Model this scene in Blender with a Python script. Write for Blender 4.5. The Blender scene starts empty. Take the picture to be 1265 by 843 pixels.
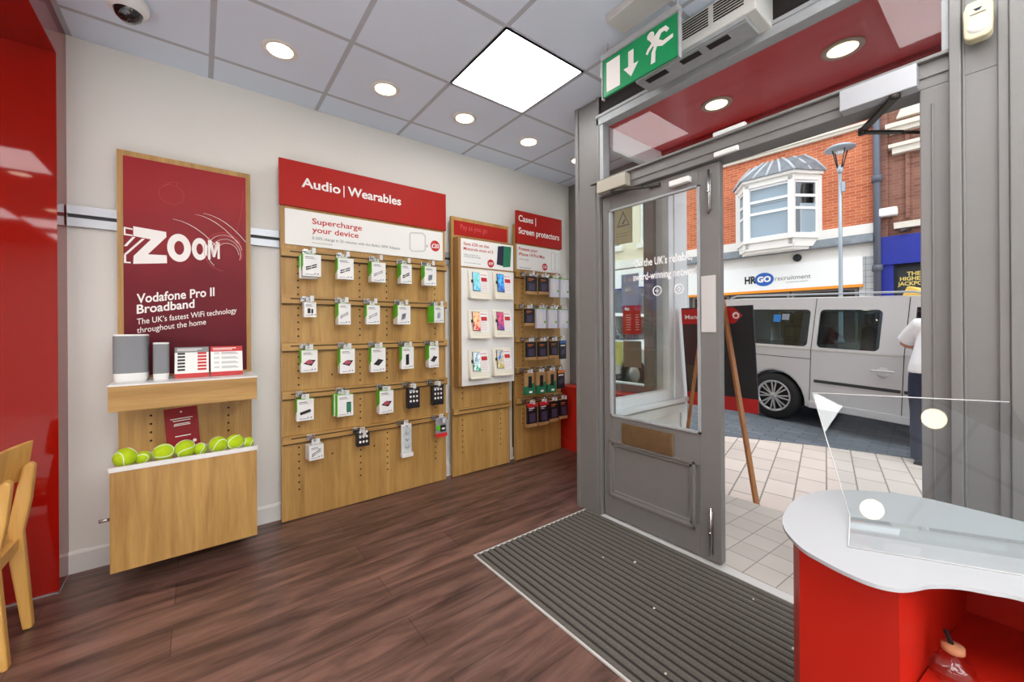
import bpy, bmesh, math, random
from mathutils import Matrix, Vector, Euler
random.seed(7)
SC = bpy.context.scene
COL = SC.collection
R = math.radians
# ------------------------------------------------------------------ camera, world, exposure
TH = R(52.07)
cam = bpy.data.cameras.new('camera'); cam_o = bpy.data.objects.new('camera', cam); COL.objects.link(cam_o)
cam.sensor_width = 36; cam.lens = 494.5*36/1265; cam.shift_y = -15.5/1265; cam.clip_start = .05; cam.clip_end = 200
cam_o.matrix_world = Matrix.Translation((0, 0, 1.277)) @ Matrix.Rotation(TH-R(90), 4, 'Z') @ Matrix.Rotation(R(90), 4, 'X') @ Matrix.Rotation(-.0064, 4, 'Z')
SC.camera = cam_o
W = bpy.data.worlds.new('overcast_sky'); SC.world = W; W.use_nodes = True
W.node_tree.nodes['Background'].inputs[0].default_value = (.88, .94, 1, 1)
W.node_tree.nodes['Background'].inputs[1].default_value = 1.8
SUN = bpy.data.lights.new('sun', 'SUN'); SUN.energy = .9; SUN.angle = R(40); SUN.color = (1, .96, .9)
sun_o = bpy.data.objects.new('sun', SUN); COL.objects.link(sun_o); sun_o.rotation_euler = (R(28), R(-22), 0)
PANEL_EMIT = 9.0       # ceiling light panels
SPOT_W = 0           # lamps behind the interior downlights
PORCH_W = .4
SC.view_settings.view_transform = 'Standard'; SC.view_settings.look = 'None'
SC.view_settings.exposure = 0.25; SC.view_settings.gamma = 1.0; SC.view_settings.use_curve_mapping = False
SC.cycles.max_bounces = 8; SC.cycles.transparent_max_bounces = 16
SC.cycles.caustics_reflective = False; SC.cycles.caustics_refractive = False
SC.cycles.sample_clamp_indirect = 6

# ------------------------------------------------------------------ materials
def s2l(c):
    return tuple(((v/255)/12.92 if v/255 <= .04045 else (((v/255)+.055)/1.055)**2.4) for v in c)
MATS = {}
def mat(name, rgb, rough=.55, metal=0, spec=.5, coat=0, noise=0, nscale=8, emit=0, bump=0, bscale=60):
    m = bpy.data.materials.new(name); m.use_nodes = True; MATS[name] = m
    nt = m.node_tree; b = nt.nodes['Principled BSDF']; c = s2l(rgb)
    b.inputs['Base Color'].default_value = (*c, 1); b.inputs['Roughness'].default_value = rough
    b.inputs['Metallic'].default_value = metal; b.inputs['Specular IOR Level'].default_value = spec
    b.inputs['Coat Weight'].default_value = coat; b.inputs['Coat Roughness'].default_value = .08
    if emit:
        b.inputs['Emission Color'].default_value = (*c, 1); b.inputs['Emission Strength'].default_value = emit
    tc = nt.nodes.new('ShaderNodeTexCoord')
    if noise:
        n = nt.nodes.new('ShaderNodeTexNoise'); n.inputs['Scale'].default_value = nscale; n.inputs['Detail'].default_value = 4
        nt.links.new(tc.outputs['Object'], n.inputs['Vector'])
        r = nt.nodes.new('ShaderNodeMixRGB'); r.inputs[1].default_value = (*[v*(1-noise) for v in c], 1); r.inputs[2].default_value = (*[min(1, v*(1+noise)) for v in c], 1)
        nt.links.new(n.outputs['Fac'], r.inputs[0]); nt.links.new(r.outputs[0], b.inputs['Base Color'])
    if bump:
        n = nt.nodes.new('ShaderNodeTexNoise'); n.inputs['Scale'].default_value = bscale; n.inputs['Detail'].default_value = 3
        nt.links.new(tc.outputs['Object'], n.inputs['Vector'])
        bp = nt.nodes.new('ShaderNodeBump'); bp.inputs['Strength'].default_value = bump; bp.inputs['Distance'].default_value = .004
        nt.links.new(n.outputs['Fac'], bp.inputs['Height']); nt.links.new(bp.outputs[0], b.inputs['Normal'])
    return m
def oak(name, lo, hi, axis='z', rough=.45):
    m = mat(name, lo, rough); nt = m.node_tree; b = nt.nodes['Principled BSDF']; L = nt.links
    tc = nt.nodes.new('ShaderNodeTexCoord'); mp = nt.nodes.new('ShaderNodeMapping')
    sc = {'z': (14, 14, 1.0), 'x': (1.0, 14, 14), 'y': (14, 1.0, 14)}[axis]; mp.inputs['Scale'].default_value = sc
    L.new(tc.outputs['Object'], mp.inputs[0])
    n1 = nt.nodes.new('ShaderNodeTexNoise'); n1.inputs['Scale'].default_value = 1.1; n1.inputs['Detail'].default_value = 7; n1.inputs['Distortion'].default_value = .8
    n2 = nt.nodes.new('ShaderNodeTexNoise'); n2.inputs['Scale'].default_value = 7; n2.inputs['Detail'].default_value = 5
    L.new(mp.outputs[0], n1.inputs[0]); L.new(mp.outputs[0], n2.inputs[0])
    ad = nt.nodes.new('ShaderNodeMath'); ad.operation = 'MULTIPLY_ADD'; ad.inputs[1].default_value = .45
    L.new(n2.outputs['Fac'], ad.inputs[0]); L.new(n1.outputs['Fac'], ad.inputs[2])
    rp = nt.nodes.new('ShaderNodeValToRGB'); rp.color_ramp.elements[0].position = .45; rp.color_ramp.elements[1].position = .95
    rp.color_ramp.elements[0].color = (*s2l(lo), 1); rp.color_ramp.elements[1].color = (*s2l(hi), 1)
    L.new(ad.outputs[0], rp.inputs[0]); L.new(rp.outputs[0], b.inputs['Base Color'])
    return m
def bricks(name, c1, c2, mortar, bw, bh, ms, plane='xy', rough=.8, offset=.5, loc=(0, 0, 0), rotz=0, bump=.3, var=.25, spec=.3):
    m = mat(name, c1, rough, spec=spec); nt = m.node_tree; b = nt.nodes['Principled BSDF']; L = nt.links
    tc = nt.nodes.new('ShaderNodeTexCoord'); sp = nt.nodes.new('ShaderNodeSeparateXYZ'); cb = nt.nodes.new('ShaderNodeCombineXYZ')
    L.new(tc.outputs['Object'], sp.inputs[0])
    L.new(sp.outputs['X' if plane[0] == 'x' else 'Y'], cb.inputs[0]); L.new(sp.outputs['Y' if plane[1] == 'y' else 'Z'], cb.inputs[1])
    mp = nt.nodes.new('ShaderNodeMapping'); mp.inputs['Location'].default_value = loc; mp.inputs['Rotation'].default_value = (0, 0, rotz)
    L.new(cb.outputs[0], mp.inputs[0])
    t = nt.nodes.new('ShaderNodeTexBrick'); t.offset = offset; t.inputs['Scale'].default_value = 1
    t.inputs['Color1'].default_value = (*s2l(c1), 1); t.inputs['Color2'].default_value = (*s2l(c2), 1); t.inputs['Mortar'].default_value = (*s2l(mortar), 1)
    t.inputs['Mortar Size'].default_value = ms; t.inputs['Brick Width'].default_value = bw; t.inputs['Row Height'].default_value = bh
    t.inputs['Mortar Smooth'].default_value = .1
    L.new(mp.outputs[0], t.inputs[0])
    n = nt.nodes.new('ShaderNodeTexNoise'); n.inputs['Scale'].default_value = 1.7; n.inputs['Detail'].default_value = 6; L.new(tc.outputs['Object'], n.inputs[0])
    mr = nt.nodes.new('ShaderNodeMapRange'); mr.inputs['To Min'].default_value = 1-var; mr.inputs['To Max'].default_value = 1+var; L.new(n.outputs['Fac'], mr.inputs[0])
    mx = nt.nodes.new('ShaderNodeVectorMath'); mx.operation = 'SCALE'; L.new(t.outputs['Color'], mx.inputs[0]); L.new(mr.outputs[0], mx.inputs['Scale'])
    L.new(mx.outputs[0], b.inputs['Base Color'])
    if bump:
        bp = nt.nodes.new('ShaderNodeBump'); bp.invert = True; bp.inputs['Strength'].default_value = bump; bp.inputs['Distance'].default_value = .004
        L.new(t.outputs['Fac'], bp.inputs['Height']); L.new(bp.outputs[0], b.inputs['Normal'])
    return m
def glass(name, tint=(1, 1, 1), ior=1.45, refl=1.0):
    m = bpy.data.materials.new(name); m.use_nodes = True; MATS[name] = m; nt = m.node_tree; nt.nodes.clear(); L = nt.links
    o = nt.nodes.new('ShaderNodeOutputMaterial'); mx = nt.nodes.new('ShaderNodeMixShader'); t = nt.nodes.new('ShaderNodeBsdfTransparent'); g = nt.nodes.new('ShaderNodeBsdfGlossy')
    t.inputs[0].default_value = (*tint, 1); g.inputs['Roughness'].default_value = .01; g.inputs[0].default_value = (refl, refl, refl, 1)
    f0 = ((ior-1)/(ior+1))**2; ge = nt.nodes.new('ShaderNodeNewGeometry')      # Schlick reflectance, the same from both sides of the thin sheet
    def op(k, a, b_=None):
        n = nt.nodes.new('ShaderNodeMath'); n.operation = k
        for i, q in enumerate((a, b_)):
            if q is None: continue
            if isinstance(q, (int, float)): n.inputs[i].default_value = q
            else: L.new(q, n.inputs[i])
        return n.outputs[0]
    d = nt.nodes.new('ShaderNodeVectorMath'); d.operation = 'DOT_PRODUCT'; L.new(ge.outputs['Incoming'], d.inputs[0]); L.new(ge.outputs['Normal'], d.inputs[1])
    fr = op('ADD', op('MULTIPLY', op('POWER', op('SUBTRACT', 1.0, op('ABSOLUTE', d.outputs['Value'])), 5.0), 1-f0), f0)
    L.new(fr, mx.inputs[0]); L.new(t.outputs[0], mx.inputs[1]); L.new(g.outputs[0], mx.inputs[2]); L.new(mx.outputs[0], o.inputs[0])
    return m
M = MATS
oak('oak', (158, 117, 60), (198, 157, 92)); oak('oak_side', (136, 98, 50), (172, 130, 74))
oak('oak_across', (158, 117, 60), (196, 155, 90), 'x'); oak('beech', (202, 148, 70), (226, 178, 100)); oak('easel_wood', (138, 84, 40), (186, 124, 66))
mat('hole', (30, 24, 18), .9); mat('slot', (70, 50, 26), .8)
mat('wall_paint', (230, 228, 222), .6, bump=.03); mat('white_satin', (232, 231, 228), .35); mat('skirting', (225, 223, 219), .4)
mat('frame_grey', (122, 120, 118), .42, noise=.05, nscale=14, bump=.04, bscale=120); mat('frame_grey_light', (166, 170, 172), .45, noise=.12, nscale=30)
mat('frame_outside', (232, 237, 240), .5); mat('panel_outside', (214, 216, 214), .5)
mat('red_gloss', (146, 18, 9), .04, spec=.3); mat('red_satin', (200, 38, 26), .4); mat('soffit_red', (112, 14, 12), .3)
mat('porch_red', (206, 58, 60), .35, coat=.3); mat('porch_trim', (168, 38, 44), .4)
mat('sign_red', (176, 36, 30), .5, spec=.2); mat('poster_red', (152, 30, 38), .4, spec=.2); mat('poster_dark', (104, 18, 32), .4); mat('poster_glow', (214, 84, 84), .5); mat('poster_line', (196, 60, 64), .5)
mat('paper', (240, 239, 236), .55); mat('ink_white', (245, 240, 236), .5); mat('ink_red', (196, 36, 36), .5); mat('ink_grey', (128, 128, 130), .5); mat('ink_pale', (206, 206, 206), .5); mat('ink_black', (22, 22, 24), .5)
mat('alu', (176, 180, 186), .38, metal=.6); mat('alu_light', (214, 214, 212), .4, metal=.2); mat('steel', (190, 190, 190), .25, metal=1); mat('chrome', (225, 225, 228), .12, metal=1)
mat('closer_beige', (176, 170, 156), .4); mat('closer_silver', (176, 178, 182), .4, metal=.3); mat('bronze_ring', (176, 158, 140), .35, metal=.3); mat('brass', (178, 160, 128), .3, metal=.9, noise=.15, nscale=20); mat('dark_metal', (70, 66, 60), .4, metal=.6); mat('black_plastic', (20, 20, 22), .45)
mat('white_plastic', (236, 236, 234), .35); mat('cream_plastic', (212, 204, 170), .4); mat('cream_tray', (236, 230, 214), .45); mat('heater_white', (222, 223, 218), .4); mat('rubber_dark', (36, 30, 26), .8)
mat('speaker_cloth', (134, 136, 140), .9, noise=.12, nscale=300, bump=.3, bscale=500)
mat('tennis_felt', (178, 206, 20), .95, noise=.1, nscale=60, bump=.4, bscale=300); mat('tennis_seam', (236, 240, 220), .8)
mat('pack_white', (236, 236, 234), .45); mat('pack_green', (92, 190, 40), .45); mat('pack_black', (24, 24, 28), .4); mat('pack_kraft', (182, 142, 94), .7); mat('pack_teal', (24, 120, 84), .5)
mat('pack_lilac', (222, 222, 236), .45); mat('pack_red', (214, 40, 44), .45); mat('pack_pink', (180, 70, 90), .5); mat('pack_blue', (56, 110, 170), .5); mat('pack_orange', (222, 120, 40), .5); mat('pack_image', (70, 62, 92), .4, noise=.6, nscale=30)
mat('poster_pink', (226, 160, 164), .5); mat('tag_clear', (216, 218, 220), .3)
mat('van_silver', (206, 206, 210), .28, metal=.1, coat=.5); mat('tyre', (28, 28, 29), .8); mat('rim', (196, 198, 202), .3, metal=.7); mat('trim_dark', (52, 52, 56), .6); mat('van_inside', (40, 42, 44), .8)
mat('taxi_yellow', (240, 200, 96), .4); mat('sticker_blue', (44, 120, 190), .5); mat('car_white', (228, 230, 232), .3, coat=.5); mat('hi_vis', (214, 214, 96), .6)
mat('shirt', (236, 234, 238), .85, bump=.1, bscale=40); mat('navy', (38, 42, 66), .85, noise=.15, nscale=20); mat('skin', (206, 150, 124), .6); mat('shoe', (40, 40, 46), .6); mat('hair', (70, 52, 40), .8)
mat('chalkboard', (40, 40, 44), .5, noise=.15, nscale=4); mat('board_red', (196, 32, 34), .45)
mat('counter_top', (170, 172, 175), .5); mat('counter_red', (176, 30, 16), .4, spec=.3)
mat('stone', (222, 214, 200), .8, noise=.12, nscale=6); mat('stone_white', (234, 230, 224), .7, noise=.06, nscale=4); mat('lead', (116, 122, 128), .6, noise=.45, nscale=5); mat('sign_white', (240, 240, 238), .5)
mat('orange', (240, 150, 40), .5); mat('shop_blue', (30, 44, 150), .45, noise=.2, nscale=3); mat('logo_blue', (36, 96, 180), .5); mat('gold', (224, 200, 110), .5)
mat('pipe_grey', (88, 92, 104), .5); mat('lamp_grey', (166, 176, 184), .4, metal=.4); mat('interior_dark', (52, 54, 58), .8); mat('window_white', (238, 238, 238), .4); mat('curtain_white', (196, 202, 206), .9); mat('cream_render', (222, 212, 188), .8, noise=.08)
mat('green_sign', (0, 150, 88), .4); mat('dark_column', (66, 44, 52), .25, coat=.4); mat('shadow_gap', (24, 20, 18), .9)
mat('ring_white', (230, 228, 222), .4); mat('camera_dome', (24, 24, 28), .05, coat=1)
mat('light_panel', (248, 249, 248), .5, emit=PANEL_EMIT); mat('downlight_lens', (255, 242, 212), .5, emit=12); mat('porch_lens', (255, 236, 200), .5, emit=1.6)
mat('card_brown', (164, 146, 128), .8); mat('poster_yellow', (214, 206, 176), .7); mat('poster_salmon', (226, 92, 80), .6); mat('poster_grey', (206, 210, 222), .6, noise=.1, nscale=60)
mat('frost', (250, 250, 250), .6); mat('cork', (176, 120, 84), .8)
glass('window_glass', (.96, .98, .97)); glass('transom_glass', (.98, .98, .98), 1.36, .6); glass('screen_glass', (.94, .96, .96), 1.5); glass('van_glass', (.62, .7, .7), 1.6); glass('bottle_glass', (.93, .93, .93), 1.5); glass('shop_glass', (.5, .55, .58), 1.7); glass('upper_glass', (.8, .86, .9), 1.8); glass('clear_plastic', (.92, .94, .95), 1.4)
for k_ in ('poster_yellow', 'poster_grey', 'poster_salmon', 'card_brown'):      # thin sheets let daylight through
    nt = MATS[k_].node_tree; bs = nt.nodes['Principled BSDF']; out = [q for q in nt.nodes if q.type == 'OUTPUT_MATERIAL'][0]; tr = nt.nodes.new('ShaderNodeBsdfTranslucent'); mx = nt.nodes.new('ShaderNodeMixShader')
    tr.inputs[0].default_value = bs.inputs['Base Color'].default_value; mx.inputs[0].default_value = .3 if k_ == 'card_brown' else .65
    nt.links.new(bs.outputs[0], mx.inputs[1]); nt.links.new(tr.outputs[0], mx.inputs[2]); nt.links.new(mx.outputs[0], out.inputs[0])
bricks('ceiling_tile', (226, 238, 254), (228, 240, 255), (186, 192, 202), .6, .6, .0135, offset=0, loc=(-.06, -.445, 0), bump=.15, var=.04)
bricks('brick_orange', (206, 116, 78), (184, 94, 62), (208, 166, 138), .225, .075, .005, 'xz', var=.3); bricks('brick_brown', (150, 104, 88), (126, 84, 72), (150, 122, 108), .225, .075, .005, 'xz')
bricks('brick_yellow', (196, 172, 130), (170, 146, 104), (190, 176, 150), .23, .075, .007, 'xz'); bricks('tile_wall', (196, 198, 198), (186, 190, 192), (120, 122, 124), .15, .15, .005, 'xz', offset=0)
bricks('porch_tile', (206, 200, 192), (194, 188, 180), (150, 144, 138), .155, .155, .003, offset=0, loc=(0, .06, 0), rotz=R(3), rough=.6, var=.12)
bricks('paver', (226, 212, 202), (212, 198, 188), (150, 138, 130), .34, .2, .006, offset=.4, rotz=R(-14), rough=.85, var=.12)
bricks('road_sett', (118, 124, 132), (100, 106, 114), (84, 88, 94), .3, .1, .006, offset=.5, rotz=R(84), rough=.8, var=.15)
pr = mat('poster_print', (150, 30, 38), .4, spec=.2); nt = pr.node_tree; tc = nt.nodes.new('ShaderNodeTexCoord'); sp = nt.nodes.new('ShaderNodeSeparateXYZ'); nt.links.new(tc.outputs['Generated'], sp.inputs[0])
n = nt.nodes.new('ShaderNodeTexNoise'); n.inputs['Scale'].default_value = 2.2; nt.links.new(tc.outputs['Generated'], n.inputs[0])
ma = nt.nodes.new('ShaderNodeMath'); ma.operation = 'MULTIPLY_ADD'; ma.inputs[1].default_value = .35; nt.links.new(n.outputs['Fac'], ma.inputs[0]); nt.links.new(sp.outputs['Z'], ma.inputs[2])
rp = nt.nodes.new('ShaderNodeValToRGB'); e = rp.color_ramp.elements; e[0].position = .3; e[0].color = (*s2l((92, 16, 30)), 1); e[1].position = 1.1 if False else 1.0; e[1].color = (*s2l((158, 36, 42)), 1); k = e.new(.62); k.color = (*s2l((114, 20, 34)), 1)
nt.links.new(ma.outputs[0], rp.inputs[0]); nt.links.new(rp.outputs[0], nt.nodes['Principled BSDF'].inputs['Base Color'])
# dark timber floor
fl = bricks('floor_planks', (112, 82, 72), (96, 70, 62), (46, 34, 30), 1.3, .19, .0012, offset=.37, loc=(.1, .03, 0), rough=.3, bump=.15, var=.1, spec=.4)
nt = fl.node_tree; b = nt.nodes['Principled BSDF']; src = b.inputs['Base Color'].links[0].from_socket
tc = nt.nodes.new('ShaderNodeTexCoord'); mp = nt.nodes.new('ShaderNodeMapping'); mp.inputs['Scale'].default_value = (1.3, 9, 1); nt.links.new(tc.outputs['Object'], mp.inputs[0])
n = nt.nodes.new('ShaderNodeTexNoise'); n.inputs['Scale'].default_value = 1.5; n.inputs['Detail'].default_value = 9; n.inputs['Roughness'].default_value = .62; n.inputs['Distortion'].default_value = .5; nt.links.new(mp.outputs[0], n.inputs[0])
mr = nt.nodes.new('ShaderNodeMapRange'); mr.inputs['From Min'].default_value = .36; mr.inputs['From Max'].default_value = .66; mr.inputs['To Min'].default_value = .42; mr.inputs['To Max'].default_value = 1.5; nt.links.new(n.outputs['Fac'], mr.inputs[0])
vm = nt.nodes.new('ShaderNodeVectorMath'); vm.operation = 'SCALE'; nt.links.new(src, vm.inputs[0]); nt.links.new(mr.outputs[0], vm.inputs['Scale']); nt.links.new(vm.outputs[0], b.inputs['Base Color'])
mat('rubber_mat', (44, 40, 37), .9)
mat('mat_pile', (100, 96, 90), .95, noise=.4, nscale=120, bump=.5, bscale=400)

# ------------------------------------------------------------------ mesh helpers
class MB:
    """collects shapes; build() links them as ONE mesh object"""
    def __init__(s, xf=None): s.v = []; s.f = []; s.xf = xf; s.smooth = []
    def add(s, vs, fs, sm=False):
        k = len(s.v); s.v += [tuple(s.xf @ Vector(p)) if s.xf else tuple(p) for p in vs]
        s.f += [[i+k for i in f] for f in fs]; s.smooth += [sm]*len(fs); return s
    def box(s, x0, x1, y0, y1, z0, z1):
        x0, x1 = min(x0, x1), max(x0, x1); y0, y1 = min(y0, y1), max(y0, y1); z0, z1 = min(z0, z1), max(z0, z1)
        v = [(x, y, z) for z in (z0, z1) for y in (y0, y1) for x in (x0, x1)]
        return s.add(v, [(0, 2, 3, 1), (4, 5, 7, 6), (0, 1, 5, 4), (2, 6, 7, 3), (0, 4, 6, 2), (1, 3, 7, 5)])
    def bbox(s, x0, x1, y0, y1, z0, z1, bv=.01, seg=2):
        bm = bmesh.new(); c = ((x0+x1)/2, (y0+y1)/2, (z0+z1)/2)
        bmesh.ops.create_cube(bm, size=1, matrix=Matrix.Translation(c) @ Matrix.Diagonal((abs(x1-x0), abs(y1-y0), abs(z1-z0), 1)))
        bmesh.ops.bevel(bm, geom=bm.edges[:], offset=bv, segments=seg, profile=.5, affect='EDGES')
        return s.bm(bm)
    def bm(s, bm, sm=False):
        bm.verts.index_update(); s.add([v.co[:] for v in bm.verts], [[v.index for v in f.verts] for f in bm.faces], sm); bm.free(); return s
    def tube(s, pts, r, n=10, sm=True):
        pts = [Vector(p) for p in pts]; rs = r if isinstance(r, (list, tuple)) else [r]*len(pts); vs = []; fs = []
        a = None
        for i, p in enumerate(pts):
            d = (pts[min(i+1, len(pts)-1)]-pts[max(i-1, 0)]).normalized()
            if a is not None: a = a-d*a.dot(d)
            if a is None or a.length < .05: a = d.cross(Vector((0, 0, 1))); a = a if a.length > .05 else d.cross(Vector((1, 0, 0)))
            a.normalize(); b_ = d.cross(a).normalized()
            vs += [p+(a*math.cos(2*math.pi*k/n)+b_*math.sin(2*math.pi*k/n))*rs[i] for k in range(n)]
        for i in range(len(pts)-1):
            fs += [(i*n+k, i*n+(k+1) % n, (i+1)*n+(k+1) % n, (i+1)*n+k) for k in range(n)]
        fs += [tuple(range(n))[::-1], tuple(range((len(pts)-1)*n, len(pts)*n))]
        return s.add(vs, fs, sm)
    def bar(s, a, b, w, h=None):
        """square bar a->b"""
        a, b = Vector(a), Vector(b); h = h or w; d = (b-a).normalized(); up = Vector((0, 0, 1))
        x = d.cross(up); x = x if x.length > .05 else Vector((1, 0, 0)); x.normalize(); y = d.cross(x).normalized()
        v = [p+x*i*w/2+y*j*h/2 for p in (a, b) for i, j in ((-1, -1), (1, -1), (1, 1), (-1, 1))]
        return s.add(v, [(3, 2, 1, 0), (4, 5, 6, 7), (0, 1, 5, 4), (1, 2, 6, 5), (2, 3, 7, 6), (3, 0, 4, 7)])
    def lathe(s, prof, c=(0, 0, 0), n=28, axis='z'):
        vs = []; fs = []; m = len(prof)
        for k in range(n):
            a = 2*math.pi*k/n
            for r, z in prof:
                p = (r*math.cos(a), r*math.sin(a), z)
                p = p if axis == 'z' else ((p[0], p[2], p[1]) if axis == 'y' else (p[2], p[0], p[1]))
                vs.append((p[0]+c[0], p[1]+c[1], p[2]+c[2]))
        for k in range(n):
            for i in range(m-1):
                fs.append((k*m+i, ((k+1) % n)*m+i, ((k+1) % n)*m+i+1, k*m+i+1))
        return s.add(vs, fs, True)
    def prism(s, poly, y0, y1, plane='xz'):
        f = (lambda a, b_, t: (a, t, b_)) if plane == 'xz' else ((lambda a, b_, t: (a, b_, t)) if plane == 'xy' else (lambda a, b_, t: (t, a, b_)))
        n = len(poly); vs = [f(a, b_, y0) for a, b_ in poly]+[f(a, b_, y1) for a, b_ in poly]
        return s.add(vs, [tuple(range(n)), tuple(range(n, 2*n))[::-1]]+[(k, (k+1) % n, n+(k+1) % n, n+k) for k in range(n)])
    def ball(s, c, r, sc=(1, 1, 1), seg=20):
        bm = bmesh.new(); bmesh.ops.create_uvsphere(bm, u_segments=seg, v_segments=seg//2, radius=r, matrix=Matrix.Translation(c) @ Matrix.Diagonal((*sc, 1)))
        return s.bm(bm, True)
    def plate(s, outline, holes=(), y0=0, y1=.02):
        """flat plate with holes in the XZ plane, front face at y0, back at y1"""
        cu = bpy.data.curves.new('c', 'CURVE'); cu.dimensions = '2D'; cu.fill_mode = 'BOTH'; cu.extrude = .5
        for poly in [outline, *holes]:
            sp = cu.splines.new('POLY'); sp.points.add(len(poly)-1); sp.use_cyclic_u = True
            for q, (a, b_) in zip(sp.points, poly): q.co = (a, b_, 0, 1)
        me = curve_mesh(cu)
        s.add([(v.co.x, y0 if v.co.z < 0 else y1, v.co.y) for v in me.vertices], [p.vertices[:] for p in me.polygons]); bpy.data.meshes.remove(me); return s
    def build(s, name, m, parent=None, bevel=0, world=False):
        """verts are in the parent's own frame (the parent stands unrotated when world is set)"""
        me = bpy.data.meshes.new(name); vs = s.v
        if world and parent is not None:
            l = parent.location; vs = [(x-l[0], y-l[1], z-l[2]) for x, y, z in vs]
        org = Vector((0, 0, 0))
        if parent is None and vs and world != 'raw':
            xs, ys, zs = zip(*vs); org = Vector(((min(xs)+max(xs))/2, (min(ys)+max(ys))/2, min(zs))); vs = [(x-org[0], y-org[1], z-org[2]) for x, y, z in vs]
        me.from_pydata(vs, [], s.f)
        me.polygons.foreach_set('use_smooth', s.smooth)
        bm = bmesh.new(); bm.from_mesh(me); bmesh.ops.recalc_face_normals(bm, faces=bm.faces); bm.to_mesh(me); bm.free()
        me.materials.append(M[m]); o = bpy.data.objects.new(name, me); COL.objects.link(o); o.location = org
        if parent is not None: o.parent = parent
        if bevel:
            md = o.modifiers.new('bevel', 'BEVEL'); md.width = bevel; md.segments = 2; md.limit_method = 'ANGLE'; md.angle_limit = R(40)
        return o
def curve_mesh(cu):
    o = bpy.data.objects.new('tmp', cu); COL.objects.link(o); dg = bpy.context.evaluated_depsgraph_get()
    me = bpy.data.meshes.new_from_object(o.evaluated_get(dg)); bpy.data.objects.remove(o); bpy.data.curves.remove(cu); return me
def rect(x0, x1, z0, z1): return [(x0, z0), (x1, z0), (x1, z1), (x0, z1)]
def oval(cx, cz, rx, rz, n=32): return [(cx+rx*math.cos(2*math.pi*k/n), cz+rz*math.sin(2*math.pi*k/n)) for k in range(n)]
def tagp(o, label, cat, group=None, kind=None):
    if label: o['label'] = label
    if cat: o['category'] = cat
    if group: o['group'] = group
    if kind: o['kind'] = kind
    return o
def thing(name, loc, label, cat, group=None, rz=0, kind=None):
    o = bpy.data.objects.new(name, None); COL.objects.link(o); o.location = loc; o.rotation_euler = (0, 0, rz); o.empty_display_size = .1
    return tagp(o, label, cat, group, kind)
def struct(name, mb, m, label, cat, bevel=0): return tagp(mb.build(name, m, None, bevel, world='raw'), label, cat, None, 'structure')
def dup(root, loc, label, rz=None):
    r = root.copy(); COL.objects.link(r); r.location = loc; r['label'] = label
    if rz is not None: r.rotation_euler = (0, 0, rz)
    for ch in list(root.children):
        c = ch.copy(); COL.objects.link(c); c.parent = r
        for g in ch.children: d = g.copy(); COL.objects.link(d); d.parent = c
    return r
def text_mb(mb, body, x, z, h, y, w=None, align='L', bold=.0, sp=1.0, shear=0):
    """lettering in the XZ plane read from -Y; x,z = left end of the base line, h = cap height"""
    cu = bpy.data.curves.new('t', 'FONT'); cu.body = body; cu.size = 1; cu.offset = bold; cu.extrude = .5; cu.space_character = sp; cu.shear = shear; cu.resolution_u = 3
    me = curve_mesh(cu); xs = [v.co.x for v in me.vertices]; 
    if not xs: return mb
    x0, x1 = min(xs), max(xs); k = h/.69; kx = (w/(x1-x0)) if w else k; off = -x0*kx-(0 if align == 'L' else (x1-x0)*kx*(1 if align == 'R' else .5))
    mb.add([(x+off+v.co.x*kx, y if v.co.z > 0 else y+.0008, z+v.co.y*k) for v in me.vertices], [p.vertices[:] for p in me.polygons]); bpy.data.meshes.remove(me); return mb
def gz(y): return .045*(y-1.8)-.012      # the street falls away to the right

# ================================================================== SETTING
struct('floor', MB().box(-.7, 2.14, .3, 3.1, -.1, 0).box(1.0, 2.14, -3.5, .3, -.1, 0).box(-4, -.7, 1.6, 3.1, -.1, 0).box(2.14, 3.2, 1.95, 3.1, -.1, 0), 'floor_planks', 'dark brown timber plank floor of the shop', 'floor')
mat('pale_bounce', (240, 242, 244), .5)
struct('floor_rear_bounce', MB().box(-4, 1.0, -3.5, .3, -.1, 0).box(-4, -.7, .3, 1.6, -.1, 0), 'pale_bounce', 'unseen floor behind the viewer, made pale to bounce light', 'floor')  # unseen floor given a pale colour to throw light up to the ceiling
struct('ceiling', MB().box(-4, 3.3, -3.5, 3.2, 2.84, 2.95), 'ceiling_tile', 'suspended ceiling of square pale grey tiles', 'ceiling')
struct('wall_left', MB().box(-4, 3.4, 3.1, 3.3, 0, 2.84), 'wall_paint', 'white painted wall behind the oak display panels', 'wall')
struct('wall_back', MB().box(-4.2, -4, -3.5, 3.3, 0, 2.84), 'wall_paint', 'white painted wall behind the viewer', 'wall')
struct('wall_right', MB().box(-4.2, 2.3, -3.7, -3.5, 0, 2.84), 'wall_paint', 'white painted side wall out of view', 'wall')
struct('baseboard_left', MB().prism([(3.1, 0), (3.085, 0), (3.085, .1), (3.092, .115), (3.1, .115)], -.55, 3.06, 'yz'), 'skirting', 'white skirting board under the display panels', 'skirting')
struct('wall_left_red', MB().box(-4, -.55, 2.918, 3.099, 0, 2.644).box(-4, -.55, -3.5, 3.099, 2.644, 2.839), 'red_gloss', 'glossy red lined wall and bulkhead at the left edge', 'wall')
struct('trim_1', MB().box(-.56, -.548, 2.9, 3.085, 0, .004).box(-3.9, -.55, 2.906, 2.918, 0, .004), 'alu', 'thin metal floor trim along the red lining', 'trim')
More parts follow.
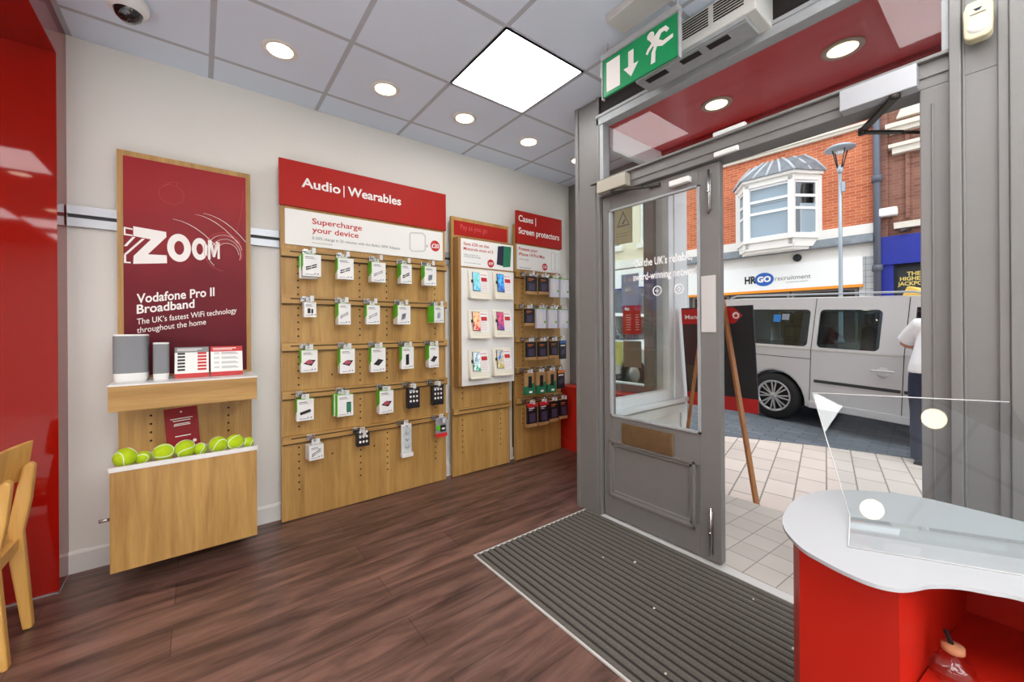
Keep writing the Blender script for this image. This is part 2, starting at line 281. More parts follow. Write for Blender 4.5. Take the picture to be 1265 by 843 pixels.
# rail along the wall
r_ = thing('wall_rail', (1.2, 3.09, 1.83), 'long aluminium slotted rail running along the white wall behind the displays', 'rail')
MB().box(-.545, 3.05, 3.07, 3.1, 1.895, 1.94).build('upper_rail', 'alu', r_, world=True); MB().box(-.545, 3.05, 3.07, 3.1, 1.83, 1.875).build('lower_rail', 'alu', r_, world=True)
MB().box(-.545, 3.05, 3.085, 3.1, 1.875, 1.895).build('slot', 'black_plastic', r_, world=True)
# shop-front frame -----------------------------------------------------------
def rail_bead(mb, y0, y1, z, x=2.125): return mb.box(x, 2.16, y0, y1, z-.012, z+.012)
struct('trim_2', MB().box(2.14, 2.26, 1.775, 1.985, 0, 2.84).box(2.132, 2.14, 1.80, 1.96, 0, 2.255).box(2.128, 2.14, 1.955, 1.985, 0, 2.84).box(2.128, 2.14, 1.765, 1.79, 2.27, 2.84), 'frame_grey', 'grey painted timber post left of the entrance door', 'post', .004)
struct('trim_3', MB().box(2.14, 2.26, -.02, .242, 0, 2.162).box(2.14, 2.26, -.02, .165, 2.162, 2.84).box(2.11, 2.14, .136, .165, 0, 2.84).box(2.128, 2.14, .03, .055, 0, 2.84).box(2.12, 2.14, -.02, .03, 0, 2.84).box(2.133, 2.14, .128, .136, 0, 2.84).box(2.134, 2.14, .205, .212, .05, 2.1), 'frame_grey', 'wide grey painted post right of the entrance opening', 'post', .004)
struct('trim_4', MB().box(2.14, 2.26, .165, 1.775, 2.162, 2.258).box(2.12, 2.26, .165, 1.842, 2.258, 2.272).box(2.133, 2.14, .165, 1.79, 2.2, 2.207), 'frame_grey', 'grey transom rail above the entrance doors', 'frame', .003)
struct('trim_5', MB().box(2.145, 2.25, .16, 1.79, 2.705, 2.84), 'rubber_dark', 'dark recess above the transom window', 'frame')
struct('trim_6', MB().box(2.128, 2.2, .16, 1.79, 2.645, 2.705).box(2.135, 2.2, 1.735, 1.775, 2.272, 2.645).box(2.135, 2.2, .165, .185, 2.272, 2.645).box(2.12, 2.135, .16, 1.79, 2.692, 2.712), 'frame_grey_light', 'worn grey metal bar along the top of the transom window', 'frame', .003)
w3 = thing('window_3', (2.19, .97, 2.272), 'wide clear transom window over the entrance doors', 'window', kind='structure')
MB().box(2.188, 2.192, .18, 1.74, 2.272, 2.65).build('pane', 'transom_glass', w3, world=True)
struct('wall_front', MB().box(2.13, 2.3, -.35, -.02, 0, 2.84).box(2.13, 2.3, -3.5, -3.2, 0, 2.84).box(2.13, 2.3, -3.2, -.35, 0, .5).box(2.13, 2.3, -3.2, -.35, 2.7, 2.84), 'dark_column', 'dark glossy wall lining at the right edge', 'wall')
w4 = thing('fill_window', (2.2, -1.8, .5), 'added unseen window to the right, letting in fill daylight', 'window', kind='structure')  # window added out of view so that daylight fills the room
MB().box(2.2, 2.205, -3.2, -.35, .5, 2.7).build('pane', 'window_glass', w4, world=True)
# threshold
struct('trim_7', MB().box(2.14, 2.2, .24, 1.78, -.02, .006), 'alu_light', 'pale metal threshold strip under the doors', 'threshold')
# bay: red stall riser, window board, window 1 (street) and window 2 (porch side)
struct('wall_bay', MB().box(3.06, 3.24, 1.95, 3.1, 0, .64).box(3.045, 3.26, 1.95, 3.1, .64, .662).box(3.045, 3.06, 1.95, 3.1, 0, .1), 'red_satin', 'red stall riser with window ledge below the street window', 'wall')
w1 = thing('window_1', (3.25, 2.5, .66), 'tall street window of the shop beyond the display wall', 'window', kind='structure')
MB().box(3.22, 3.29, 2.99, 3.1, .662, 2.84).box(3.22, 3.29, 2.06, 2.16, .662, 2.84).box(3.22, 3.29, 2.16, 2.99, .662, .735).box(3.22, 3.29, 2.16, 2.99, 2.7, 2.84).build('window_frame', 'frame_grey', w1, .004, world=True)
MB().box(3.253, 3.257, 2.15, 3.0, .73, 2.7).build('pane', 'window_glass', w1, world=True)
w2 = thing('window_2', (2.8, 1.92, .66), 'side window of the shop bay facing the porch', 'window', kind='structure')
MB().box(2.262, 2.33, 1.89, 1.95, .66, 2.83).box(3.19, 3.27, 1.89, 1.95, .66, 2.83).box(2.33, 3.19, 1.885, 1.95, .66, .74).box(2.33, 3.19, 1.885, 1.95, 2.62, 2.83).build('window_frame', 'frame_outside', w2, .004, world=True)
MB().box(2.3, 3.2, 1.918, 1.922, .73, 2.65).build('pane', 'window_glass', w2, world=True)
MB().box(2.26, 3.5, 1.84, 1.95, .625, .66).build('window_sill', 'frame_outside', w2, .004, world=True)
struct('wall_porch', MB().box(2.26, 3.48, 1.89, 1.95, -.05, .63).box(2.3, 3.44, 1.875, 1.89, -.05, .1).box(2.3, 3.44, 1.875, 1.89, .52, .6).box(2.3, 2.42, 1.875, 1.89, .1, .52).box(3.36, 3.44, 1.875, 1.89, .1, .52).box(2.9, 2.98, 1.875, 1.89, .1, .52), 'panel_outside', 'pale panelled porch wall below the side window', 'wall', .004)
struct('trim_8', MB().box(3.27, 3.48, 1.88, 2.07, .66, 2.84), 'frame_outside', 'pale outer corner post of the shop front', 'post', .006)
struct('trim_9', MB().box(3.27, 3.47, 2.06, 3.3, -.1, .72).box(3.27, 3.47, 2.06, 3.3, 2.7, 2.84), 'panel_outside', 'outer stall riser of the shop front', 'frame')
struct('wall_porch_right', MB().box(2.26, 3.45, -.1, .14, -.1, 2.84), 'panel_outside', 'porch side wall behind the right door', 'wall')
struct('wall_outer', MB().box(3.0, 3.5, -6, 3.3, 2.95, 5.2).box(3.3, 3.5, -6, -3.6, -.3, 2.95).box(3.3, 3.5, 3.3, 12, -.3, 5.2), 'brick_yellow', 'upper outside wall of the shop building', 'wall')
struct('ceiling_porch', MB().box(2.2, 3.5, .14, 1.93, 2.76, 2.83).box(3.12, 3.5, .14, 1.93, 2.7, 2.76), 'porch_red', 'red panelled porch ceiling', 'ceiling', .003)
struct('trim_10', MB().box(3.08, 3.12, .14, 1.89, 2.735, 2.765).box(2.3, 3.1, .14, .17, 2.73, 2.765), 'porch_trim', 'dark red moulding around the porch ceiling', 'trim')
# outside ground
struct('floor_porch', MB().box(2.2, 3.16, .1, 1.9, -.12, 0), 'porch_tile', 'beige square tiles of the porch floor', 'floor')
def slope_poly(pts, dz, th=.15):
    n = len(pts); v = [(x, y, gz(y)+dz) for x, y in pts]+[(x, y, gz(y)+dz-th) for x, y in pts]
    return MB().add(v, [tuple(range(n)), tuple(range(n, 2*n))[::-1]]+[(k, (k+1) % n, n+(k+1) % n, n+k) for k in range(n)])
struct('pavement', slope_poly([(3.16, -12), (11.2, -12), (11.2, 30), (3.16, 30)], 0), 'paver', 'pale block paved pavement in front of the shop', 'pavement')
struct('road', slope_poly([(8.6, -8), (6.05, 0), (5.75, .5), (5.3, 1.45), (4.8, 2.2), (4.2, 4.2), (3.9, 9), (3.9, 28), (10.4, 28), (10.9, -8)], .006, .02), 'road_sett', 'grey sett paved street under the van', 'road')
struct('pavement_far', slope_poly([(10.6, -12), (15, -12), (13, 30), (10.4, 30)], .08), 'paver', 'far pavement below the shops opposite', 'pavement')

# ================================================================== ENTRANCE DOOR (left leaf)
d1 = thing('door_1', (2.19, .99, 0), 'grey half-glazed entrance door leaf with brass letter plate, standing shut', 'door', kind='structure')
def dl(y0, y1, z0, z1, x0=2.165, x1=2.21): return (x0, x1, y0, y1, z0, z1)
md = MB()
for q in [(1.765, 1.70, .02, 2.155), (1.105, .99, .02, 2.155), (1.70, 1.105, 2.06, 2.155), (1.70, 1.105, .515, .695), (1.70, 1.105, .02, .18)]: md.box(*dl(*q))
md.build('door_frame', 'frame_grey', d1, .003, world=True)
MB().box(2.178, 2.2, 1.70, 1.105, .18, .515).build('lower_panel', 'frame_grey', d1, world=True)
mm = MB()
for a in (0, .02):
    w = .018; x0 = 2.158+a*.4
    mm.box(x0, 2.18, 1.725-a, 1.13+a, .155+a, .155+a+w).box(x0, 2.18, 1.725-a, 1.13+a, .515-a-w+.015, .515-a+.015).box(x0, 2.18, 1.725-a-w, 1.725-a, .155+a, .53-a).box(x0, 2.18, 1.13+a, 1.13+a+w, .155+a, .53-a)
mm.build('panel_moulding', 'frame_grey', d1, .003, world=True)
gp = MB().box(2.186, 2.19, 1.715, 1.09, .685, 2.07).build('glass_pane', 'window_glass', d1, world=True)
gb = MB(); 
for q in [(1.71, 1.095, .69, .702), (1.71, 1.095, 2.05, 2.062), (1.71, 1.695, .69, 2.06), (1.11, 1.095, .69, 2.06)]: gb.box(2.158, 2.18, *q)
gb.build('glazing_bead', 'frame_grey_light', d1, world=True)
lp = MB().bbox(2.155, 2.167, 1.615, 1.255, .525, .66, .004).build('letter_plate', 'brass', d1, world=True); lp['label'] = 'worn brass letter plate'
MB().box(2.151, 2.156, 1.6, 1.27, .54, .645).build('flap', 'brass', lp, world=False).location = (0, 0, 0)
for o in lp.children:
    for v in o.data.vertices: v.co -= d1.location
MB().box(2.159, 2.166, 1.088, 1.012, 1.25, 1.555).build('push_plate', 'alu_light', d1, world=True)['label'] = 'pale aluminium push plate'
for z0, z1 in ((1.905, 2.1), (.06, .29)):
    bo = MB().box(2.155, 2.166, 1.05, 1.03, z0, z1).tube([(2.15, 1.04, z0-.02), (2.15, 1.04, z1+.02)], .006).tube([(2.15, 1.04, (z0+z1)/2), (2.135, 1.04, (z0+z1)/2)], .007).build('door_bolt', 'steel', d1, world=True); bo['label'] = 'steel sliding bolt'
mc = MB().bbox(2.13, 2.166, 1.26, 1.14, 2.085, 2.118, .005).build('contact_sensor', 'white_plastic', d1, world=True); mc['label'] = 'white alarm contact'
# lettering on the door glass: local frame turned to face the room
tl = Matrix.Translation((2.183, 0, 0)) @ Matrix.Rotation(R(-90), 4, 'Z')
tb = MB(tl); text_mb(tb, 'On the UK\u2019s reliable,', -1.53, 1.66, .046, 0, .38, bold=.012); text_mb(tb, 'award-winning network', -1.54, 1.575, .046, 0, .43, bold=.012)
for cx in (-1.37, -1.23):
    tb.plate(oval(cx, 1.5, .03, .03), [oval(cx, 1.5, .024, .024)], 0, .001); tb.plate(rect(cx-.014, cx+.014, 1.497, 1.503), [], 0, .001); tb.plate(rect(cx-.003, cx+.003, 1.486, 1.514), [], 0, .001)
tb.build('lettering', 'frost', d1, world=True)['label'] = 'frosted white lettering on the glass'
# right leaf, swung out into the porch beside the jamb
d2 = thing('door_2', (2.26, .22, 0), 'right entrance door leaf swung open into the porch', 'door', kind='structure')
m2 = MB()
for x0, x1, z0, z1 in [(2.27, 2.36, .02, 2.15), (2.93, 3.03, .02, 2.15), (2.36, 2.93, 2.06, 2.15), (2.36, 2.93, .5, .69), (2.36, 2.93, .02, .2)]: m2.box(x0, x1, .17, .215, z0, z1)
m2.build('door_frame', 'frame_grey', d2, .003, world=True)
MB().box(2.35, 2.94, .19, .2, .19, .51).build('lower_panel', 'frame_grey', d2, world=True); MB().box(2.35, 2.94, .19, .194, .68, 2.07).build('glass_pane', 'window_glass', d2, world=True)
# transom cables and contact
c_ = MB().bbox(2.155, 2.185, 1.02, .86, 2.275, 2.31, .005).tube([(2.17, 1.02, 2.29), (2.17, 1.1, 2.276), (2.17, 1.25, 2.274)], .004).tube([(2.17, .86, 2.28), (2.17, .7, 2.276)], .004).build('cable_box', 'white_plastic'); tagp(c_, 'small white cable box lying on the transom ledge', 'cable box')
c_ = MB().bbox(2.12, 2.142, 1.0, .88, 2.164, 2.19, .005).build('alarm_contact', 'white_plastic'); tagp(c_, 'small white alarm contact on the transom rail above the door edge', 'sensor')
# door closers
k = thing('door_closer', (2.12, 1.64, 2.17), 'beige door closer box with folded arm above the shut left door', 'door closer')
MB().bbox(2.085, 2.14, 1.525, 1.75, 2.168, 2.248, .004).build('body', 'closer_beige', k, world=True)
MB().tube([(2.11, 1.635, 2.175), (2.11, 1.635, 2.15)], .016).tube([(2.11, 1.635, 2.152), (2.1, 1.60, 2.15), (2.13, 1.43, 2.135)], [.013, .011, .008]).tube([(2.13, 1.46, 2.135), (2.155, 1.36, 2.13)], .008).bbox(2.15, 2.166, 1.40, 1.33, 2.118, 2.142, .004).build('arm', 'dark_metal', k, world=True)
k = thing('door_closer', (2.12, .36, 2.17), 'silver door closer box with bent arm above the open right door', 'door closer')
MB().bbox(2.08, 2.142, .242, .468, 2.16, 2.245, .003).build('body', 'closer_silver', k, world=True)
MB().tube([(2.1, .305, 2.165), (2.1, .305, 2.145)], .018).bar((2.1, .305, 2.15), (2.28, .435, 2.128), .026, .012).tube([(2.28, .435, 2.14), (2.28, .435, 2.112)], .014).bar((2.28, .435, 2.122), (2.42, .33, 2.124), .02, .01).tube([(2.42, .33, 2.124), (2.6, .2, 2.124)], .007).bbox(2.58, 2.64, .2, .218, 2.1, 2.14, .004).build('arm', 'dark_metal', k, world=True)

# ================================================================== CEILING FITTINGS
def panel(x, y, z, label):
    t = thing('light_panel', (x, y, z), label, 'ceiling light', 'square ceiling light panels')
    MB().plate(rect(-.3, .3, -.3, .3), [rect(-.283, .283, -.283, .283)], 0, .006).build('frame', 'frame_grey_light', t).rotation_euler = (R(90), 0, 0)
    MB().box(-.284, .284, -.284, .284, -.003, -.0005).build('diffuser', 'light_panel', t); return t
panel(1.556, 1.944, 2.84, 'square lit ceiling panel in the tile grid above the entrance mat')
for x, y in ((1.556, .145), (.356, -.455), (-.26, .145), (1.556, -1.655), (.356, -2.255), (1.556, -2.855), (-.26, -1.655), (-.26, -2.855), (.956, -1.655), (.956, -2.855), (.356, -1.655), (.356, -2.855), (1.556, -2.255), (-.26, -1.055), (.956, -1.055), (.356, .145)): panel(x, y, 2.84, 'square lit ceiling panel out of view behind the viewer, giving unseen fill light')  # first one known from the transom reflection; the rest are added unseen fill
panel(-1.29, .92, 2.644, 'square lit panel under the red bulkhead, seen only as a reflection in the red lining')
for x, y in ((-2.6, -.6), (-2.6, 1.6), (-2.6, -2.4), (-1.4, -1.8), (-3.5, .5), (-2.6, .5), (-1.4, -2.8), (-2.0, -1.4)): panel(x, y, 2.644, 'square lit panel added under the red bulkhead as unseen fill light')  # extra panels added out of view to brighten the room
def downlight(x, y, z, label, lens='downlight_lens', power=0, group='ceiling downlights', r=.078, ring='ring_white'):
    t = thing('downlight', (x, y, z), label, 'downlight', group)
    MB().lathe([(r*.8, -.002), (r*.84, -.007), (r*1.1, -.005), (r*1.14, 0)]).build('ring', ring, t)
    MB().lathe([(0, -.004), (r*.82, -.004)]).build('lens', lens, t)
    if power:
        l = bpy.data.lights.new('lamp', 'AREA'); l.shape = 'DISK'; l.size = r*1.5; l.energy = power; l.color = (.97, .98, 1)
        lo = bpy.data.objects.new('lamp', l); COL.objects.link(lo); lo.parent = t; lo.location = (0, 0, -.009)
    return t
for x, nm in ((.36, 'nearest the ceiling camera'), (.958, 'second from the ceiling camera, above the cable packs'), (1.555, 'above the gap between the Audio panel and the phones'), (2.177, 'above the phone display panel'), (2.79, 'farthest, half hidden by the grey post')):
    downlight(x, 2.55, 2.84, 'round white ceiling downlight, '+nm, power=SPOT_W)
for x, y in ((.36, .75), (1.329, -.575), (2.03, -.573), (-.25, -1.2)): downlight(x, y, 2.84, 'round white ceiling downlight out of view behind the viewer', power=SPOT_W)
for x, y in ((-1.22, .5), (-1.3, 1.9), (-1.3, -.9)): downlight(x, y, 2.644, 'round downlight under the red bulkhead, out of view', power=SPOT_W)
downlight(2.709, .594, 2.757, 'round lit downlight in the red porch ceiling, nearer the right post', 'porch_lens', PORCH_W, 'porch downlights', .082, 'bronze_ring')
downlight(2.709, 1.255, 2.757, 'round lit downlight in the red porch ceiling, farther left', 'porch_lens', PORCH_W, 'porch downlights', .082, 'bronze_ring')
t = thing('dome_camera', (-.26, 2.6, 2.84), 'white dome security camera with dark bubble on the ceiling', 'security camera')
MB().lathe([(0, 0), (.075, 0), (.078, -.03), (.07, -.055), (.052, -.06)]).build('housing', 'white_plastic', t)
MB().lathe([(.056, -.045), (.054, -.06), (.045, -.083), (.026, -.1), (0, -.106)]).build('dome', 'camera_dome', t)
# exit sign on chains
t = thing('exit_sign', (1.72, 1.18, 2.5), 'hanging green emergency exit sign with running figure and down arrow', 'exit sign', rz=R(-90))
sx = 1.72/1.70
MB().bbox(-.215, .215, 0, .012, .015, .215, .003).build('face', 'green_sign', t)
MB().bbox(-.222, .222, -.012, .03, .212, .245, .006).box(-.222, -.216, -.004, .016, .005, .215).box(.216, .222, -.004, .016, .005, .215).bbox(-.235, -.214, 0, .04, .13, .22, .006).build('housing', 'frame_grey_light', t)
pg = MB(); y0, y1 = -.0015, .001
pg.plate(rect(-.19, -.105, .035, .19), [], y0, y1)
pg.plate([(-.053, .175), (-.022, .175), (-.022, .1), (.006, .1), (-.0375, .045), (-.081, .1), (-.053, .1)], [], y0, y1)
pg.plate(oval(.075, .182, .019, .019, 20), [], y0, y1)
pg.plate([(.068, .163), (.10, .172), (.122, .186), (.155, .186), (.172, .163), (.157, .154), (.147, .167), (.13, .165), (.118, .142), (.14, .124), (.19, .129), (.19, .112), (.135, .102), (.108, .115), (.1, .095), (.098, .045), (.075, .045), (.08, .1), (.092, .12), (.088, .128), (.066, .112), (.058, .1), (.048, .108), (.058, .126), (.08, .144)], [], y0, y1)
pg.build('pictogram', 'ink_white', t)
for s in (-.19, .2):
    ch = MB(); z = .245
    while z < .29: ch.lathe([(.002, z), (.004, z+.004), (.002, z+.012)], (s, .01, 0), 6); z += .011
    ch.build('chain', 'steel', t)
t = MB().bbox(1.6, 1.745, .5, 1.28, 2.80, 2.84, .004).build('cable_trunking', 'alu_light'); tagp(t, 'short pale metal trunking batten on the ceiling above the exit sign', 'trunking')
# air curtain heater over the transom
t = thing('air_heater', (2.05, 1.2, 2.66), 'white metal air heater with louvres above the transom window', 'heater', rz=R(-90))
MB().bbox(-.15, .474, -.11, .09, .025, .17, .006).build('casing', 'heater_white', t)
lv = MB()
for a, b_ in ((.135, .265), (.29, .425)):
    for i in range(7): lv.box(a, b_, -.1125, -.108, .072+i*.013, .0785+i*.013)
lv.build('louvre', 'rubber_dark', t)
MB().box(-.13, -.03, -.113, -.108, .03, .065).build('switch_plate', 'cream_tray', t)
MB().box(-.15, .43, -.095, .04, .0, .026).box(-.15, .43, -.105, -.0951, .006, .026).build('outlet_channel', 'frame_grey_light', t)
for a, b_ in ((-.1, .02), (.1, .2), (.24, .34)): MB().box(a, b_, -.08, -.04, -.003, .002).build('grille', 'rubber_dark', t)
# movement detector on the right post
t = thing('motion_detector', (2.12, .095, 2.25), 'cream alarm motion detector on the right grey post', 'motion detector', rz=R(-90))
MB().prism([(-.032, .012), (-.02, 0), (.02, 0), (.032, .012), (.034, .1), (.026, .128), (-.026, .128), (-.034, .1)], -.045, 0, 'xz').build('housing', 'cream_plastic', t, .006)
MB().ball((0, -.042, .042), .027, (1, .5, 1.0)).build('lens', 'white_plastic', t)
MB().box(-.018, .018, -.0465, -.044, .081, .083).plate([(-.01, .1), (.01, .1), (.004, .092), (-.004, .092)], [], -.0465, -.044).build('mark', 'navy', t)

# ================================================================== WALL DISPLAYS
def backing(mb, x0, x1, z0, z1, holes=()):
    return mb.box(x0, x1, 3.02, 3.045, z0, z1)
def holes_mb(xs, zs, y=3.0195):
    m = MB()
    for x in xs:
        for z in zs: m.lathe([(0, y-.0005), (.0062, y-.0005)], (x, 0, z), 8, 'y')
    return m
def add_strips(t, x0, x1, zs):
    for z in zs:
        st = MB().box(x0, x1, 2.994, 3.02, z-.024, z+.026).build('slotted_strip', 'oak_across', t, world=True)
        s2 = MB().box(x0+.05, x1-.03, 2.9925, 2.9945, z+.003, z+.011).box(x0+.002, x1-.002, 2.996, 3.0196, z-.031, z-.0242).build('slot', 'slot', st);  # real slot, plus a dark line painted as the strip's overhang shade
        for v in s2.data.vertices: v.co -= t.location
# --- broadband stand at the left
t = thing('broadband_stand', (-.05, 2.9, .1), 'tall oak stand with red ZOOM poster, white shelf and tennis ball tray', 'display stand')
MB().box(-.352, .256, 3.02, 3.045, .15, 2.265).build('back_board', 'oak', t, world=True)
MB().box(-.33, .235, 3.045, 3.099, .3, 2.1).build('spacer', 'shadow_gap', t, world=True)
pp = MB().box(-.327, .231, 3.016, 3.0205, 1.03, 2.235).build('poster', 'poster_print', t, world=True); pp['label'] = 'red printed poster'
def sub(mb, name, m, par, root, lab=None):
    mb.xf = None; mb.v = [tuple(Vector(p)-root.location) for p in mb.v]; o = mb.build(name, m, par); 
    if lab: o['label'] = lab
    return o
y = 3.0152
zm = MB()
zm.plate([(-.287, 1.853), (-.15, 1.841), (-.149, 1.812), (-.228, 1.705), (-.148, 1.708), (-.147, 1.663), (-.288, 1.646), (-.286, 1.69), (-.215, 1.79), (-.287, 1.80)], [], y, y+.001)
for (cx, w, cz, h) in ((-.093, .053, 1.757, .081), (.001, .037, 1.761, .066)): zm.plate(oval(cx, cz, w, h), [oval(cx, cz, w*.42, h*.5)], y, y+.001)
zm.plate([(.04, 1.704), (.04, 1.82), (.056, 1.819), (.068, 1.765), (.081, 1.815), (.097, 1.812), (.097, 1.712), (.086, 1.711), (.086, 1.775), (.074, 1.72), (.063, 1.72), (.052, 1.777), (.052, 1.705)], [], y, y+.001)
for a, b_ in (((-.29, 1.795), (-.325, 1.74)), ((-.252, 1.79), (-.325, 1.695))):
    zm.plate([a, (a[0]+.012, a[1]), (b_[0]+.012, b_[1]), b_], [], y, y+.001)
zm.plate([(-.325, 1.845), (-.29, 1.84), (-.29, 1.832), (-.318, 1.836), (-.318, 1.808), (-.29, 1.805), (-.29, 1.798), (-.325, 1.80)], [], y, y+.001)
zm.plate([(-.325, 1.69), (-.316, 1.70), (-.316, 1.655), (-.298, 1.655), (-.298, 1.648), (-.325, 1.648)], [], y, y+.001)
sub(zm, 'lettering', 'ink_white', pp, t)
tx = MB(); text_mb(tx, 'Vodafone Pro II', -.275, 1.43, .05, y, .345, bold=.02); text_mb(tx, 'Broadband', -.275, 1.372, .048, y, .25, bold=.02); text_mb(tx, 'The UK\u2019s fastest WiFi technology', -.275, 1.312, .032, y, .455, bold=.004); text_mb(tx, 'throughout the home', -.275, 1.264, .032, y, .303, bold=.004)
tx.v = [(p, q, r_z+.165*(p+.275)) for p, q, r_z in tx.v]        # the printed lines climb to the right
sub(tx, 'lettering', 'ink_white', pp, t)
# swirl of light trails and the faint speech-mark outline
sw = MB(); sr = MB()
for i in range(9):
    a0 = random.uniform(-.5, 1.2); a1 = a0+random.uniform(2.2, 4.2); rx = .058+.005*i; rz_ = .07+.006*i; cx = .135-.002*i; cz = 1.742+.002*i
    pts = [(min(.225, cx+rx*math.cos(a0+(a1-a0)*k/26)), y, cz+rz_*math.sin(a0+(a1-a0)*k/26)) for k in range(27)]
    (sw if i % 3 == 0 else sr).tube(pts, .0014 if i % 3 == 0 else .001, 4)
for dz, x0 in ((0, -.02), (.012, .02), (.03, -.12)): sw.tube([(x0+.035*k, y, 1.965+dz-.0062*k*k*.6-.002*k+(-.075 if x0 < -.1 else 0)) for k in range(7)], [.0008+.0004*k if k < 4 else .0018 for k in range(7)], 4)
sr.tube([(.215-.0035*k*k*.4, y, 2.15-.055*k) for k in range(6)], .0008, 4)
lg = [(-.125+.055*math.cos(R(75+k*12)), y, 2.06+.055*math.sin(R(75+k*12))) for k in range(31)]
lg += [(-.125+.02, y, 2.115), (-.125+.03, y, 2.135), (-.125-.005, y, 2.128), (-.125-.04, y, 2.1)]
sr.tube(lg, .0011, 4)
sub(sw, 'light_trail', 'ink_white', pp, t); sub(sr, 'light_trail', 'poster_glow', pp, t)
bx = MB().box(-.35, .255, 2.7, 3.02, .885, 1.008).build('shelf_box', 'oak_across', t, .002, world=True)
sh = MB().box(-.353, .258, 2.695, 3.02, 1.008, 1.016).build('shelf_top', 'white_satin', t, world=True); sh['label'] = 'white shelf top'
MB().plate([(-.346, .11), (.252, .11), (.252, .60), (-.346, .60)], [], 2.7, 2.718).box(-.346, -.328, 2.718, 3.02, .11, .575).box(.234, .252, 2.718, 3.02, .11, .575).box(-.33, .235, 2.718, 3.02, .11, .128).build('lower_box', 'oak', t, world=True)
MB().box(-.35, .256, 2.695, 2.71, .595, .618).box(-.345, .25, 2.71, 3.02, .59, .598).build('tray', 'white_satin', t, world=True)
sub(holes_mb((-.22, .135), [.66+.047*i for i in range(5)]), 'peg_hole', 'hole', t, t)
MB().tube([(-.345, 2.75, .357), (-.39, 2.75, .357)], .008).build('side_peg', 'steel', t, world=True)
# things on the stand
def smart_speaker(x, yy, w, dpt, h, label, cb):
    t = thing('wireless_speaker', (x, yy, 1.016), label, 'speaker')
    def rr(k, n=40, p=4):
        return [(math.copysign(abs(math.cos(a))**(2/p), math.cos(a))*w/2*k, math.copysign(abs(math.sin(a))**(2/p), math.sin(a))*dpt/2*k) for a in [2*math.pi*i/n for i in range(n)]]
    def loft(zs):
        m = MB(); n = 40; v = []; f = []
        for z, k in zs: v += [(a, b_, z) for a, b_ in rr(k)]
        for i in range(len(zs)-1): f += [(i*n+j, i*n+(j+1) % n, (i+1)*n+(j+1) % n, (i+1)*n+j) for j in range(n)]
        f += [tuple(range(n))[::-1], tuple(range((len(zs)-1)*n, len(zs)*n))]; m.add(v, f, False); return m
    loft([(0, .9), (.006, .96), (cb, 1.0)]).build('base', 'white_plastic', t); loft([(cb, .995), (h-.008, .995)]).build('grille', 'speaker_cloth', t); loft([(h-.008, 1), (h-.002, .99), (h, .95)]).build('top_plate', 'white_plastic', t)
smart_speaker(-.283, 2.87, .135, .135, .243, 'large grey cloth covered wireless speaker with white base on the shelf', .045)
smart_speaker(-.165, 2.85, .066, .075, .198, 'small slim grey wireless speaker beside the larger one', .034)
def leaflet(x, w, h, label, top, rows):
    t = thing('leaflet_card', (x, 2.83, 1.0165), label, 'leaflet'); xf = Matrix.Rotation(R(-13), 4, 'X')
    MB(xf).box(-w/2, w/2, 0, .003, 0, h).build('card', 'paper', t)
    MB(xf).box(-w/2, w/2, -.0008, 0, h-.03, h).build('header', top, t); MB(xf).box(-w/2, w/2, -.0008, 0, 0, .025).build('footer', 'ink_red', t)
    if rows:
        a = MB(xf); b_ = MB(xf)
        for i in range(6): z = .04+i*.018; a.box(-w/2+.012, -w/2+.044, -.0008, 0, z, z+.011); b_.box(w/2-.05, w/2-.01, -.0008, 0, z, z+.012)
        a.build('printed_row', 'ink_black', t); b_.build('printed_row', 'ink_red', t)
    else:
        a = MB(xf); b_ = MB(xf)
        for i in range(4): z = .045+i*.027; a.box(-w/2+.05, w/2-.02, -.0008, 0, z, z+.003).box(-w/2+.05, w/2-.03, -.0008, 0, z+.008, z+.011); b_.box(-w/2+.015, -w/2+.04, -.0008, 0, z, z+.012)
        a.build('printed_row', 'ink_grey', t); b_.build('printed_row', 'ink_pale', t)
    hd = MB(xf); hd.box(-w/2+.01, w/2-.03, -.0012, -.0008, h-.013, h-.009).box(-w/2+.01, w/2-.05, -.0012, -.0008, h-.021, h-.018); hd.build('heading', 'ink_white', t)
leaflet(-.036, .148, .172, 'printed price card with grey heading and red column, standing on the shelf', 'ink_grey', True)
leaflet(.122, .15, .172, 'printed card with red heading and red footer, right of the price card', 'ink_red', False)
t = thing('promo_card', (-.075, 2.985, .5985), 'dark red printed card leaning behind the tennis balls', 'card'); xf = Matrix.Rotation(R(-9), 4, 'X') @ Matrix.Rotation(R(-4), 4, 'Y')
MB(xf).box(-.075, .075, -.002, .002, 0, .235).build('card', 'poster_red', t)
a = MB(xf)
for i, (w, z) in enumerate(((.1, .17), (.08, .158), (.07, .14), (.075, .132), (.07, .07))): a.box(-w/2, w/2, -.003, -.002, z, z+.005)
a.lathe([(0, -.003), (.009, -.003)], (.05, 0, .035), 14, 'y').lathe([(0, -.003), (.005, -.003)], (0, 0, .21), 10, 'y'); a.build('printed_text', 'ink_white', t)
bl = [(-.298, .040, 'large yellow-green tennis ball at the left end of the tray'), (-.232, .027, 'small tennis ball beside the leftmost large ball'), (-.152, .038, 'large tennis ball, second large one from the left in the tray'), (-.066, .039, 'large tennis ball in front of the dark red card'), (-.003, .027, 'small tennis ball just right of the dark red card'), (.077, .037, 'large tennis ball, second large one from the right in the tray'), (.152, .037, 'rightmost large tennis ball in the tray'), (.216, .025, 'small tennis ball at the right end of the tray')]
